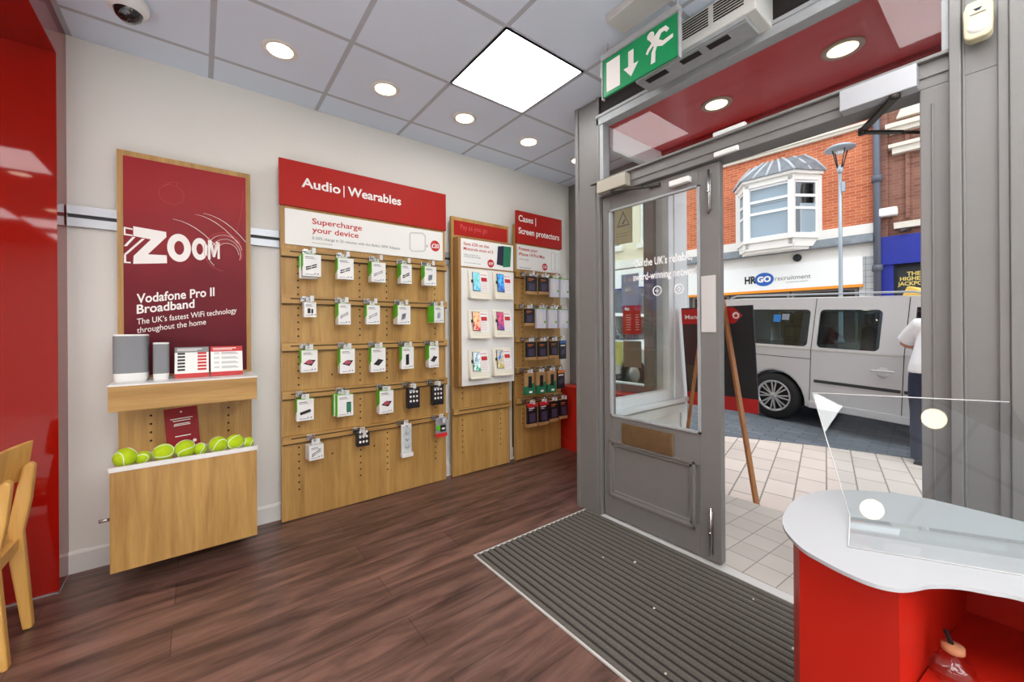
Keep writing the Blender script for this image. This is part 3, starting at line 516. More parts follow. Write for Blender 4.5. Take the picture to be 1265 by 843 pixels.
for i, (x, r, nm) in enumerate(bl):
    r *= 1.17; yy = 2.772-(.0 if r < .035 else .008)
    t = thing('tennis_ball', (x, yy, .5985), nm, 'tennis ball', 'tennis balls in the display tray')
    MB().ball((0, 0, r), r, seg=28).build('felt', 'tennis_felt', t)
    sm = MB(Matrix.Translation((0, 0, r)) @ Euler((R(20+37*i), R(35*i), R(50*i))).to_matrix().to_4x4())
    pts = []
    for k in range(49):
        a = 2*math.pi*k/48; p = Vector((.75*math.cos(a)+.25*math.cos(3*a), .75*math.sin(a)-.25*math.sin(3*a), .86*math.sin(2*a))); pts.append(p.normalized()*(r*.995))
    sm.tube(pts, .0022, 5).build('seam', 'tennis_seam', t)
# --- audio panel
def sign_head(par, root, x0, x1, z0, z1, y0, y1, lab): 
    o = MB().box(x0, x1, y0, y1, z0, z1).build('header_sign', 'sign_red', par, world=True); o['label'] = lab; return o
t = au = thing('accessory_wall_panel', (1.04, 3.03, 0), 'wide oak slotted panel with red Audio | Wearables header', 'display panel')
MB().box(.42, 1.638, 3.02, 3.045, .005, 2.3).build('back_board', 'oak', t, world=True); MB().box(.45, 1.61, 3.045, 3.099, .03, 2.1).build('spacer', 'shadow_gap', t, world=True)
hs = sign_head(t, t, .412, 1.64, 2.105, 2.41, 3.0, 3.02, 'red header board')
tx = MB(); text_mb(tx, 'Audio', .545, 2.245, .062, 2.9985, .25, bold=.022); text_mb(tx, '|', .815, 2.245, .062, 2.9985, .007); text_mb(tx, 'Wearables', .845, 2.245, .062, 2.9985, .40, bold=.022); sub(tx, 'lettering', 'ink_white', hs, t)
wp = MB().box(.446, 1.61, 3.005, 3.0205, 1.848, 2.085).build('promo_strip', 'paper', t, world=True); wp['label'] = 'white promotional strip'
tx = MB(); text_mb(tx, 'Supercharge', .61, 2.005, .038, 3.0035, .335, bold=.012); text_mb(tx, 'your device', .61, 1.947, .038, 3.0035, .31, bold=.012); sub(tx, 'lettering', 'ink_red', wp, t)
tx = MB(); text_mb(tx, '0-50% charge in 25 minutes with the Belkin 50W Adapter', .61, 1.898, .02, 3.0035, .63); text_mb(tx, 'Terms and conditions apply', .61, 1.872, .008, 3.0035, .13); sub(tx, 'lettering', 'ink_grey', wp, t)
tx = MB(); tx.plate(oval(1.54, 1.965, .042, .045), [], 3.0035, 3.005); o = sub(tx, 'price_dot', 'ink_red', wp, t); tx = MB(); text_mb(tx, '\u00a320', 1.54, 1.948, .034, 3.0022, .066, 'C', bold=.02); sub(tx, 'price_lettering', 'ink_white', wp, t)
tx = MB(); tx.plate([(1.325, 2.05), (1.43, 2.06), (1.455, 2.04), (1.455, 1.925), (1.44, 1.905), (1.335, 1.895), (1.315, 1.915), (1.315, 2.03)], [[(1.33, 2.04), (1.428, 2.049), (1.446, 2.034), (1.446, 1.93), (1.434, 1.914), (1.338, 1.904), (1.324, 1.92), (1.324, 2.026)]], 3.0035, 3.005).plate(rect(1.455, 1.475, 1.945, 1.965), [], 3.0035, 3.005); sub(tx, 'charger_picture', 'ink_pale', wp, t)
AZ = [1.792, 1.478, 1.162, .842, .545]
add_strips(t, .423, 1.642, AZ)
sub(holes_mb((.523, .93, 1.132, 1.54), [z for z in [.2+.047*i for i in range(34)] if all(abs(z-a) > .032 for a in AZ) and z < 1.78]), 'peg_hole', 'hole', t, t)
sub(holes_mb((.735, 1.03), [.40, .96]), 'screw_hole', 'hole', t, t)
# --- phone panel
t = ph = thing('phone_wall_panel', (2.01, 3.03, 0), 'narrow oak panel with boxed out white phone display', 'display panel')
MB().box(1.70, 2.318, 3.02, 3.045, .005, 2.245).build('back_board', 'oak', t, world=True); MB().box(1.73, 2.29, 3.045, 3.099, .03, 2.1).build('spacer', 'shadow_gap', t, world=True)
hs = MB().box(1.727, 2.3, 3.0165, 3.0205, 2.09, 2.215).build('header_sign', 'sign_red', t, world=True); hs['label'] = 'glossy red header strip'
tx = MB(); text_mb(tx, 'Pay as you go', 1.79, 2.145, .045, 3.0155, .28); sub(tx, 'lettering', 'poster_glow', hs, t)
MB().box(1.715, 2.305, 2.93, 3.02, .79, 2.06).build('display_box', 'oak_side', t, .002, world=True)
wp = MB().box(1.74, 2.3, 2.926, 2.931, 1.81, 2.045).build('promo_strip', 'paper', t, world=True); wp['label'] = 'white promotional strip'
tx = MB(); text_mb(tx, 'Save \u00a320 on the', 1.765, 1.99, .026, 2.9245, .26, bold=.008); text_mb(tx, 'Motorola moto e13', 1.765, 1.948, .026, 2.9245, .305, bold=.008); tx.plate(oval(2.045, 1.857, .035, .036), [], 2.9245, 2.926); sub(tx, 'lettering', 'ink_red', wp, t)
tx = MB(); text_mb(tx, '\u00a369', 2.045, 1.845, .024, 2.9235, .045, 'C', bold=.01); sub(tx, 'price_lettering', 'ink_white', wp, t)
tx = MB(); text_mb(tx, 'when you join on a', 1.768, 1.905, .012, 2.9245, .15); text_mb(tx, '\u00a310 big value bundle', 1.768, 1.888, .012, 2.9245, .17); text_mb(tx, 'Terms and conditions apply', 1.768, 1.838, .008, 2.9245, .17); sub(tx, 'small_print', 'ink_grey', wp, t)
tx = MB(); tx.plate([(2.125, 2.02), (2.19, 2.03), (2.185, 1.845), (2.11, 1.855)], [], 2.9245, 2.926); sub(tx, 'phone_picture', 'navy', wp, t)
tx = MB(); tx.plate([(2.19, 2.028), (2.275, 2.03), (2.262, 1.845), (2.18, 1.835)], [], 2.9225, 2.9245); sub(tx, 'phone_picture', 'pack_teal', wp, t)
MB().box(1.74, 2.3, 2.922, 2.931, .79, 1.795).build('front_board', 'white_satin', t, .002, world=True)['label'] = 'white front board'
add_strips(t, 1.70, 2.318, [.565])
sub(holes_mb((1.8, 2.21), [.2+.047*i for i in range(13) if not .5 < .2+.047*i < .63]), 'peg_hole', 'hole', t, t); sub(holes_mb((2.005,), [.36]), 'screw_hole', 'hole', t, t)
# --- case panel
t = cs = thing('case_wall_panel', (2.7, 3.03, 0), 'narrow oak slotted panel with red Cases | Screen protectors header', 'display panel')
MB().box(2.385, 3.0, 3.02, 3.045, .005, 2.28).build('back_board', 'oak', t, world=True); MB().box(2.41, 2.97, 3.045, 3.099, .03, 2.1).build('spacer', 'shadow_gap', t, world=True)
hs = sign_head(t, t, 2.40, 3.01, 2.105, 2.415, 3.0, 3.02, 'red header board')
tx = MB(); text_mb(tx, 'Cases |', 2.425, 2.315, .058, 2.9985, .225, bold=.02); text_mb(tx, 'Screen protectors', 2.425, 2.195, .058, 2.9985, .545, bold=.02); sub(tx, 'lettering', 'ink_white', hs, t)
wp = MB().box(2.41, 2.985, 3.005, 3.0205, 1.85, 2.09).build('promo_strip', 'paper', t, world=True); wp['label'] = 'white promotional strip'
tx = MB(); text_mb(tx, 'Protect your', 2.43, 2.035, .03, 3.0035, .24, bold=.008); text_mb(tx, 'iPhone 14 Pro Max', 2.43, 1.985, .03, 3.0035, .34, bold=.008); tx.plate(oval(2.77, 1.9, .036, .036), [], 3.0035, 3.005); sub(tx, 'lettering', 'ink_red', wp, t)
tx = MB(); text_mb(tx, '\u00a320', 2.77, 1.888, .024, 3.0022, .05, 'C', bold=.01); sub(tx, 'price_lettering', 'ink_white', wp, t)
tx = MB(); text_mb(tx, 'from only', 2.435, 1.945, .012, 3.0035, .12); text_mb(tx, 'Terms and conditions apply', 2.435, 1.866, .009, 3.0035, .14); sub(tx, 'small_print', 'ink_grey', wp, t)
tx = MB(); tx.plate(rect(2.86, 2.91, 1.87, 2.06), [rect(2.866, 2.904, 1.876, 2.054)], 3.0035, 3.005).plate(rect(2.92, 2.965, 1.86, 2.05), [rect(2.926, 2.959, 1.866, 2.044)], 3.0035, 3.005); sub(tx, 'case_picture', 'ink_pale', wp, t)
CZ = [1.795, 1.485, 1.17, .872, .575]
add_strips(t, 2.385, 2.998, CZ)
sub(holes_mb((2.48, 2.9), [z for z in [.35+.047*i for i in range(31)] if all(abs(z-a) > .032 for a in CZ) and z < 1.78]), 'peg_hole', 'hole', t, t)

# ================================================================== HOOKS AND PACKS
def make_hook(label):
    t = thing('display_hook', (0, 0, 0), label, 'hook', 'peg hooks with price tags')
    MB().tube([(0, .0, .0), (0, -.12, .004)], .0025, 6).tube([(0, 0, .022), (0, -.135, .03)], .002, 6).build('prong', 'chrome', t)
    MB().bbox(-.04, .01, -.02, 0, -.012, .026, .002).box(-.036, -.012, -.05, -.02, .012, .024).build('bracket', 'steel', t)
    MB().bbox(-.004, .018, -.142, -.137, -.014, .022, .001).build('price_tag', 'tag_clear', t)
    return t
hook0 = make_hook('hook'); hook_used = [0]
def hook(x, z, label):
    if not hook_used[0]: hook_used[0] = 1; hook0.location = (x, 2.994, z); hook0['label'] = label; return
    dup(hook0, (x, 2.994, z), label)
ROW = ['top', 'second', 'third', 'fourth', 'bottom']
def pic(t, kind, w, h, y):
    m = MB(); yy = y-.0008; z0 = -h*.62
    if kind == 'cables':
        for d in (0, -.014): m.tube([(-w*.32, yy, z0+d+.002), (-w*.05, yy, z0+d+.012)], [.0045, .003], 6).tube([(-w*.02, yy, z0+d+.014), (w*.25, yy, z0+d+.026)], [.003, .0045], 6)
        return m.build('picture', 'ink_black', t)
    if kind == 'pale_cables':
        for d in (0, -.012): m.tube([(-w*.32, yy, z0+d), (-w*.02, yy, z0+d+.016), (w*.28, yy, z0+d+.03)], [.0035, .002, .0035], 6)
        return m.build('picture', 'ink_grey', t)
    if kind == 'pad':
        m.plate([(-w*.36, z0+.002), (-w*.02, z0+.028), (w*.38, z0+.024), (w*.12, z0-.014)], [], yy, y); o = m.build('picture', 'ink_black', t)
        MB().plate(oval(w*.0, z0+.012, w*.22, .013, 20), [], yy-.0006, yy).build('picture', 'pack_pink', t); return o
    if kind == 'bank': m.plate([(-w*.34, z0-.01), (w*.0, z0+.028), (w*.36, z0+.018), (w*.02, z0-.022)], [], yy, y)
    if kind == 'tall_bank': m.plate([(-w*.16, z0-.035), (w*.1, z0-.03), (w*.1, z0+.05), (-w*.16, z0+.045)], [], yy, y)
    if kind == 'plug': m.plate([(-w*.2, z0-.02), (w*.12, z0-.012), (w*.15, z0+.03), (-w*.16, z0+.026)], [], yy, y); return m.build('picture', 'poster_grey', t)
    if kind == 'charger': m.plate(rect(-w*.22, w*.02, z0-.012, z0+.02), [], yy, y).plate(rect(w*.08, w*.24, z0-.012, z0+.016), [], yy, y)
    if kind == 'adapter': m.tube([(-w*.3, yy, z0-.006), (w*.3, yy, z0+.012)], .009, 8)
    if kind == 'phone':
        m.plate(rect(w*.08, w*.36, z0-.03, z0+.04), [], yy, y); o = m.build('picture', 'ink_black', t); MB().plate(rect(w*.11, w*.33, z0-.024, z0+.034), [], yy-.0005, yy).build('picture', 'pack_teal', t); return o
    if kind == 'grid':
        for i in range(3):
            for j in range(3): m.plate(oval((i-1)*w*.26, z0+.03-(j-1)*.035, .008, .009, 12), [], yy, y)
        return m.build('picture', 'ink_white', t)
    return m.build('picture', 'ink_black', t)
def pack(name, label, cat, x, zt, w, h, d, kind, body='pack_white', side='pack_green', yf=2.9, group='boxed accessories on the Audio panel', sideh=.5, tilt=0):
    """a box hung by its tab; origin at the top middle of the front"""
    d = min(d*1.5, 2.985-yf); t = thing(name, (x, yf, zt), label, cat, group, rz=tilt)
    MB().bbox(-w/2, w/2, 0, d, -h, 0, .0015, 1).build('box', body, t)
    if side: MB().prism([(-.0006, .0006), (d+.0006, .0006), (d+.0006, -h*min(.99, sideh*1.35)), (-.0006, -h*sideh)], -w/2-.0008, -w/2+.004, 'yz').box(-w/2, w/2, .001, d-.001, -.001, .0008).build('side_band', side, t)
    if kind: pic(t, kind, w, h, 0)
    a = MB().box(-w*.36, w*.1, -.0006, 0, -.022, -.017).box(-w*.36, w*.2, -.0006, 0, -.03, -.027)
    if kind not in ('grid',):
        a.box(-w*.36, w*.1, -.0006, 0, -h+.012, -h+.015)
        for i in range(2): a.lathe([(0, -.0006), (.005, -.0006)], (w*.16+i*.018, 0, -h+.018), 8, 'y')
    a.build('printed_text', 'ink_grey' if body != 'pack_black' else 'ink_pale', t)
    MB().plate([(-.02, 0), (.02, 0), (.016, .03), (-.016, .03)], [oval(0, .019, .007, .004, 10)], d*.5-.001, d*.5+.001).build('hang_tab', 'tag_clear', t)
    return t
AP = [  # row, column, x, top, w, h, depth, picture, words
 (0, 0, .586, 1.776, .112, .146, .03, 'cables', 'white and green box of black cables'), (0, 1, .80, 1.772, .108, .147, .04, 'cables', 'white and green box of black cables'), (0, 2, 1.03, 1.766, .105, .145, .05, 'pale_cables', 'white and green box of a white cable'), (0, 3, 1.243, 1.772, .088, .148, .05, 'cables', 'narrow white and green box of black cables'), (0, 4, 1.444, 1.772, .104, .15, .04, 'plug', 'white and green box with faint plug picture'),
 (1, 0, .574, 1.46, .074, .1, .04, 'charger', 'small white box with two black adapters printed'), (1, 1, .79, 1.458, .084, .147, .05, 'pale_cables', 'slim white and green box of a white cable'), (1, 2, .989, 1.452, .098, .138, .03, 'pale_cables', 'white box of a pale cable'), (1, 3, 1.222, 1.458, .104, .145, .075, 'plug', 'deep white and green box with grey plug picture'), (1, 4, 1.516, 1.462, .1, .135, .115, 'plug', 'deepest green sided box, tilted outward'),
 (2, 0, .567, 1.142, .1, .145, .04, 'pad', 'white and green box with red charging pad picture'), (2, 1, .808, 1.142, .1, .17, .04, 'pad', 'tall white and green box with red charging pad picture'), (2, 2, 1.024, 1.142, .108, .175, .03, 'bank', 'white and green box with black power bank lying'), (2, 3, 1.25, 1.142, .098, .168, .03, 'tall_bank', 'white and green box with upright black power bank'), (2, 4, 1.469, 1.142, .088, .172, .04, 'bank', 'narrow white and green box with small power bank'),
 (3, 0, .541, .822, .102, .14, .03, 'adapter', 'white and green box with black adapter picture'), (3, 1, .791, .824, .108, .148, .03, 'phone', 'green edged box with phone picture'), (3, 2, 1.082, .824, .108, .168, .04, 'pad', 'white and green box with red charging pad picture')]
AUN = 'on the oak Audio panel'
for r, c, x, zt, w, h, d, kind, words in AP:
    hook(x-.004, AZ[r]-.002, 'metal peg hook above the '+ROW[r]+' row '+['leftmost', 'second', 'middle', 'fourth', 'last'][c]+' box on the Audio panel')
    pack('accessory_box', words+', '+ROW[r]+' row '+['leftmost', 'second', 'middle', 'fourth', 'last'][c], 'boxed accessory', x, zt, w, h, d, kind, side='pack_green' if (r, c) not in ((1, 0),) else None, sideh=.97 if (r, c) in ((3, 1), (1, 4)) else .55, tilt=R(9) if (r, c) == (1, 4) else 0)
pack('accessory_box', 'white cable box half hidden behind the top left cable box', 'boxed accessory', .575, 1.77, .112, .152, .02, None, side='pack_green', yf=2.947)
pack('accessory_box', 'green edged box half hidden behind the phone picture box', 'boxed accessory', .78, .826, .108, .15, .03, None, side='pack_green', yf=2.947, sideh=.97)
for x, nm in ((1.297, 'left'), (1.505, 'right')):
    hook(x-.02, AZ[3]-.002, 'metal peg hook carrying the '+nm+' black pack with white icons')
    pack('accessory_box', 'black hanging pack with white icons, '+nm+' one of the two', 'boxed accessory', x, .826, .1, .158, .025, 'grid', 'pack_black', None)
hook(.6, AZ[4]-.002, 'metal peg hook carrying the plain white box, bottom row leftmost'); pack('accessory_box', 'small plain white box hanging tilted, bottom row leftmost', 'boxed accessory', .607, .512, .092, .1, .05, 'pale_cables', side=None, tilt=R(8))
hook(.90, AZ[4]-.002, 'metal peg hook carrying the small black pack, bottom row'); pack('accessory_box', 'small black pack with white icons, bottom row second', 'boxed accessory', .914, .545, .088, .1, .03, 'grid', 'pack_black', None)
hook(1.235, AZ[4]-.002, 'metal peg hook carrying the long clear pack, bottom row')
t = thing('earphone_pack', (1.242, 2.9, .548), 'long narrow white clear fronted pack, bottom row third', 'boxed accessory', 'boxed accessories on the Audio panel')
MB().bbox(-.04, .04, .012, .03, -.235, 0, .002).bbox(-.045, .045, -.01, .03, -.245, -.215, .003).build('tray', 'pack_white', t); MB().bbox(-.034, .034, -.006, .012, -.215, -.012, .004).build('blister', 'clear_plastic', t)
MB().ball((0, .004, -.06), .016, (1, .5, 1)).ball((0, .004, -.11), .014, (1, .5, 1)).ball((0, .004, -.165), .018, (1, .5, 1)).build('earphones', 'ink_pale', t); MB().plate([(-.02, 0), (.02, 0), (.016, .03), (-.016, .03)], [oval(0, .019, .007, .004, 10)], .02, .022).build('hang_tab', 'tag_clear', t)
hook(1.525, AZ[4]-.002, 'metal peg hook carrying the memory card pack, bottom row last')
t = thing('memory_card_pack', (1.535, 2.9, .56), 'white and red blister pack with black card, bottom row last', 'boxed accessory', 'boxed accessories on the Audio panel')
MB().bbox(-.05, .05, .004, .012, -.155, .0, .002).build('backing_card', 'poster_grey', t); MB().box(-.05, .05, .002, .0045, -.155, -.125).build('red_band', 'pack_red', t); MB().box(-.045, -.005, .002, .0045, -.1, -.06).build('green_patch', 'pack_green', t)
MB().bbox(-.012, .035, -.004, .006, -.11, -.06, .002).build('memory_card', 'ink_black', t); MB().box(.0, .025, -.0048, -.004, -.095, -.08).build('card_label', 'ink_white', t); MB().plate([(-.02, 0), (.02, 0), (.016, .03), (-.016, .03)], [oval(0, .019, .007, .004, 10)], .006, .008).build('hang_tab', 'tag_clear', t)
# case panel packs
def case_pack(x, zt, w, h, kind, label):
    t = thing('phone_case_pack', (x, 2.885, zt), label, 'phone case pack', 'phone case packs on the Cases panel'); d = .03
    if kind == 'white':
        MB().bbox(-w/2, w/2, 0, d, -h, 0, .002, 1).build('box', 'pack_lilac', t); MB().box(-w/2, w/2, -.0006, d, -.006, .001).build('green_edge', 'pack_green', t); MB().lathe([(0, -.0008), (.012, -.0008)], (w*.34, 0, -h*.68), 12, 'y').build('green_mark', 'pack_green', t); MB().box(-w*.28, w*.1, -.0006, 0, -h*.8, -h*.2).build('picture', 'white_satin', t)
    elif kind in ('kraft', 'redtop'):
        MB().bbox(-w/2, w/2, 0, d, -h, -.0, .002, 1).build('box', 'pack_kraft', t); MB().box(-w/2-.0006, w/2+.0006, -.001, d*.6, -h*.84, -.004).build('sleeve', 'pack_black', t)
        MB().box(-w*.3, w*.3, -.0018, -.001, -h*.78, -h*.4).build('picture', 'pack_image', t); MB().box(-w*.36, w*.2, -.0018, -.001, -h*.2, -h*.16).box(-w*.36, w*.05, -.0018, -.001, -h*.27, -h*.25).build('printed_text', 'pack_orange' if kind == 'kraft' else 'ink_white', t)
        if kind == 'redtop': MB().box(-w/2, w/2, -.002, d*.7, -.028, .004).build('top_flap', 'pack_red', t)
    elif kind == 'green':
        MB().bbox(-w/2, w/2, 0, d, -h, 0, .002, 1).build('box', 'pack_kraft', t); MB().plate([(-w/2, -h), (w/2, -h), (w/2, -h*.45), (-w/2, -h*.62)], [], -.001, 0).box(-w/2-.0006, -w/2+.001, 0, d, -h, -h*.62).build('green_band', 'pack_teal', t)
        MB().bbox(-w*.2, w*.2, -.003, 0, -h*.68, -h*.15, .001, 1).build('picture', 'ink_black', t); MB().box(-w*.1, w*.25, -.0018, -.001, -h*.93, -h*.84).build('printed_text', 'ink_white', t)
    else:
        MB().bbox(-w/2, w/2, 0, d*.6, -h, 0, .002, 1).build('box', 'pack_black', t); MB().box(-w/2, w/2, -.001, 0, -h*.16, 0).build('top_band', 'pack_blue' if kind == 'bluetop' else 'pack_orange', t)
        MB().plate([(-w*.3, -h*.8), (w*.25, -h*.7), (w*.25, -h*.4), (-w*.3, -h*.55)], [], -.001, 0).build('picture', 'pack_image', t); MB().box(-w*.4, w*.3, -.001, 0, -h*.3, -h*.24).build('printed_text', 'ink_white', t)
    MB().plate([(-.02, 0), (.02, 0), (.016, .03), (-.016, .03)], [oval(0, .019, .007, .004, 10)], .012, .014).build('hang_tab', 'tag_clear', t)
NAMES = {'white': 'pale lilac slim case pack with green mark', 'kraft': 'black sleeved kraft case pack', 'green': 'kraft and green case pack', 'redtop': 'red topped kraft case pack', 'bluetop': 'black pack with blue top', 'orangetop': 'black pack with orange top'}
CP = [[('kraft', 2.491, .125, .176), ('kraft', 2.647, .118, .17), ('white', 2.797, .108, .19), ('white', 2.935, .115, .19)], [('kraft', 2.463, .11, .165), ('white', 2.614, .12, .19), ('white', 2.766, .12, .19), ('white', 2.92, .12, .19)],
      [('kraft', 2.479, .118, .176), ('kraft', 2.627, .116, .178), ('kraft', 2.782, .114, .172), ('bluetop', 2.905, .09, .188)], [('green', 2.46, .108, .205), ('green', 2.606, .11, .208), ('green', 2.749, .112, .212), ('orangetop', 2.876, .1, .186)],
      [('redtop', 2.487, .12, .22), ('redtop', 2.638, .12, .225), ('kraft', 2.776, .116, .21), ('kraft', 2.909, .108, .2)]]
for r, row in enumerate(CP):
    for c, (kd, x, w, h) in enumerate(row):
        pos = ROW[r]+' row '+['leftmost', 'second from left', 'third from left', 'rightmost'][c]
        case_pack(x, CZ[r]-.018, w, h, kd, NAMES[kd]+', Cases panel '+pos)
        hook(x-.01, CZ[r]-.002, 'metal peg hook on the Cases panel, '+pos)
# phones on trays
PH = [(1.898, 1.78, 'pack_blue', 'teal_blue', 'pale blue screen', 'top left'), (2.155, 1.785, 'navy', 'blue', 'deep blue screen', 'top right'), (1.895, 1.44, 'ink_black', 'peach', 'red and peach screen', 'middle left'), (2.15, 1.445, 'navy', 'magenta', 'purple and red screen', 'middle right'), (1.895, 1.096, 'ink_black', 'mint', 'green and white screen', 'bottom left'), (2.145, 1.104, 'navy', 'sand', 'sand and blue screen', 'bottom right')]
def wallpaper(name, a, b_, c_):
    m = mat('screen_'+name, a, .15); nt = m.node_tree; bs = nt.nodes['Principled BSDF']; tc = nt.nodes.new('ShaderNodeTexCoord'); n = nt.nodes.new('ShaderNodeTexNoise'); n.inputs['Scale'].default_value = 14; n.inputs['Distortion'].default_value = 1.5
    rp = nt.nodes.new('ShaderNodeValToRGB'); e = rp.color_ramp.elements; e[0].position = .38; e[0].color = (*s2l(a), 1); e[1].position = .62; e[1].color = (*s2l(c_), 1); k = e.new(.5); k.color = (*s2l(b_), 1)
    nt.links.new(tc.outputs['Object'], n.inputs[0]); nt.links.new(n.outputs['Fac'], rp.inputs[0]); nt.links.new(rp.outputs[0], bs.inputs['Base Color']); bs.inputs['Emission Strength'].default_value = .35; nt.links.new(rp.outputs[0], bs.inputs['Emission Color'])
wallpaper('teal_blue', (90, 170, 200), (150, 205, 220), (110, 200, 190)); wallpaper('blue', (20, 70, 150), (40, 120, 200), (60, 170, 220)); wallpaper('peach', (190, 50, 70), (230, 160, 130), (240, 190, 120)); wallpaper('magenta', (70, 30, 130), (170, 30, 90), (210, 60, 90)); wallpaper('mint', (40, 150, 110), (210, 225, 225), (130, 140, 170)); wallpaper('sand', (170, 150, 70), (200, 190, 150), (60, 110, 190))
for x, zt, body, wpn, words, pos in PH:
    t = thing('phone_tray', (x, 2.922, zt), 'sloped white phone tray, '+pos+' of the six', 'phone tray', 'phone trays on the white display board')
    w, h = .2, .245
    MB().add([(-w/2, 0, 0), (w/2, 0, 0), (w/2, 0, -h), (-w/2, 0, -h), (-w/2, -.012, -.004), (w/2, -.012, -.004), (w/2, -.05, -h+.03), (-w/2, -.05, -h+.03), (-w/2, -.05, -h), (w/2, -.05, -h)],
             [(0, 1, 5, 4), (4, 5, 6, 7), (7, 6, 9, 8), (8, 9, 2, 3), (0, 4, 7, 8, 3), (1, 2, 9, 6, 5), (0, 3, 2, 1)]).build('wedge', 'cream_tray', t, .003)
    MB().bbox(-w/2, w/2, -.06, -.0, -h-.004, -h+.012, .003).build('lip', 'cream_tray', t)
    xf = Matrix.Translation((0, -.0125, -.004)) @ Matrix.Rotation(R(-9.8), 4, 'X')
    sl = math.atan2(.038, h-.034)
    p = thing('mobile_phone', (x-.028, 2.922-.012-.006, zt-.02), 'display phone with '+words+' on the '+pos+' tray', 'phone', 'display phones on the trays'); p.rotation_euler = (-sl, R(3), 0)
    MB().bbox(-.038, .038, -.009, 0, -.165, 0, .004).build('case', body, p); MB().box(-.035, .035, -.0098, -.0088, -.161, -.004).build('screen', 'screen_'+wpn, p); MB().bbox(-.05, -.034, -.012, .0, -.095, -.07, .002).build('clamp', 'black_plastic', p)
    q = thing('price_card', (x+.052, 2.922-.013, zt-.012), 'white and red printed price card beside the '+pos+' phone', 'price card', 'price cards beside the phones'); q.rotation_euler = (-sl, 0, 0)
    MB().box(-.042, .042, -.004, 0, -.185, -.005).build('card', 'paper', q); MB().box(-.03, .03, -.0046, -.004, -.085, -.05).build('red_patch', 'ink_red', q)
    a = MB()
    for i in range(5): a.box(-.034, .02+.01*(i % 2), -.0046, -.004, -.1-.016*i, -.097-.016*i)
    a.box(-.034, .03, -.0046, -.004, -.03, -.022).build('printed_text', 'poster_pink', q)

# ================================================================== ENTRANCE MAT, COUNTER, CHAIR
t = thing('entrance_mat', (1.67, .85, 0), 'dark ribbed entrance mat let into the floor with a thin metal edge', 'door mat')
rb = MB(); x = 1.216
while x < 2.12:
    rb.prism([(x, .002), (x+.0255, .002), (x+.021, .0095), (x+.0045, .0095)], -.35, 1.898, 'xz'); x += .0405
MB().box(1.214, 2.138, -.35, 1.899, 0, .0025).build('backing', 'rubber_mat', t, world=True)
rb.build('ribbed_pile', 'mat_pile', t, world=True)
MB().box(1.204, 1.214, -.36, 1.912, 0, .007).box(1.204, 2.139, 1.9, 1.91, 0, .007).build('edge_trim', 'alu_light', t, world=True)
for i, (x, yy) in enumerate(((1.844, 1.302), (1.747, 1.438), (1.833, .566), (1.608, 1.035), (1.335, .814), (2.022, .782))):
    m = MB(); r = .009 if i in (0, 2) else .005; pts = [(x+r*random.uniform(.6, 1.3)*math.cos(a), yy+r*random.uniform(.5, 1.1)*math.sin(a)) for a in [2*math.pi*j/7 for j in range(7)]]
    m.prism(pts, .0096, .0125, 'xy')
    tagp(m.build('paper_scrap', 'stone'), 'tiny pale scrap of litter lying on the dark ribbed mat', 'litter', 'litter scraps on the entrance mat')
t = thing('counter', (1.4, 0, 0), 'red customer counter with curved grey top and open niche', 'counter')
out = [(1.241, .406), (1.324, .421), (1.434, .424), (1.554, .39), (1.627, .331), (1.686, .26), (1.713, .192), (1.712, .096), (1.705, .005), (1.68, -.2), (1.62, -.42), (1.5, -.55), (1.36, -.5), (1.28, -.3), (1.245, -.1), (1.229, .004), (1.21, .043), (1.187, .083), (1.147, .118), (1.102, .141), (1.077, .161), (1.063, .195), (1.069, .241), (1.083, .28), (1.106, .324), (1.171, .378)]
def catmull(p, k=5):
    n = len(p); r = []
    for i in range(n):
        a, b_, c, d = [Vector(p[(i+j-1) % n]) for j in range(4)]
        for s in range(k):
            u = s/k; q = .5*((2*b_)+(c-a)*u+(2*a-5*b_+4*c-d)*u*u+(3*b_-a-3*c+d)*u**3); r.append((q.x, q.y))
    return r
MB().prism(catmull(out), .752, .76, 'xy').build('counter_top', 'counter_top', t, world=True)['label'] = 'pale grey curved counter top'
MB().prism([(1.144, .34), (1.102, .158), (1.6, .10), (1.62, .32), (1.5, .385), (1.3, .40)], .011, .752, 'xy').build('pedestal', 'counter_red', t, world=True)
MB().prism([(1.30, -.46), (1.30, -.36), (1.62, -.36), (1.62, -.40)], .011, .752, 'xy').build('pedestal', 'counter_red', t, world=True)
MB().prism([(1.6, .12), (1.6, -.37), (1.625, -.37), (1.625, .12)], .011, .752, 'xy').build('back_panel', 'counter_red', t, world=True)
MB().prism([(1.13, .15), (1.27, -.4), (1.6, -.4), (1.6, .10)], .495, .52, 'xy').build('niche_shelf', 'counter_red', t, world=True)
B = Vector((1.368, .291, .768)); E_ = Vector((.488, -.873, 0)); T_ = Vector((.277, .156, .283)); N_ = Vector((-.873, -.488, 0))
t = thing('acrylic_screen', B, 'clear acrylic screen leaning back on a bent foot, standing on the counter', 'acrylic screen')
def sheet(m, pts, w, th=.004):
    """a bent clear sheet: profile points swept along E_"""
    n = len(pts); v = [p for p in pts]+[p+E_*w for p in pts]; nn = N_.cross(E_) ; off = []
    for i in range(n):
        d = (pts[min(i+1, n-1)]-pts[max(i-1, 0)]).normalized(); off.append(d.cross(E_).normalized()*th)
    v += [p+o for p, o in zip(pts, off)]+[p+E_*w+o for p, o in zip(pts, off)]
    f = []
    for i in range(n-1):
        f += [(i, i+1, n+i+1, n+i), (2*n+i, 3*n+i, 3*n+i+1, 2*n+i+1), (i, 2*n+i, 2*n+i+1, i+1), (n+i, n+i+1, 3*n+i+1, 3*n+i)]
    f += [(0, n, 3*n, 2*n), (n-1, 3*n-1, 4*n-1, 2*n-1)]
    return m.add(v, f)
Z_ = Vector((0, 0, 1))
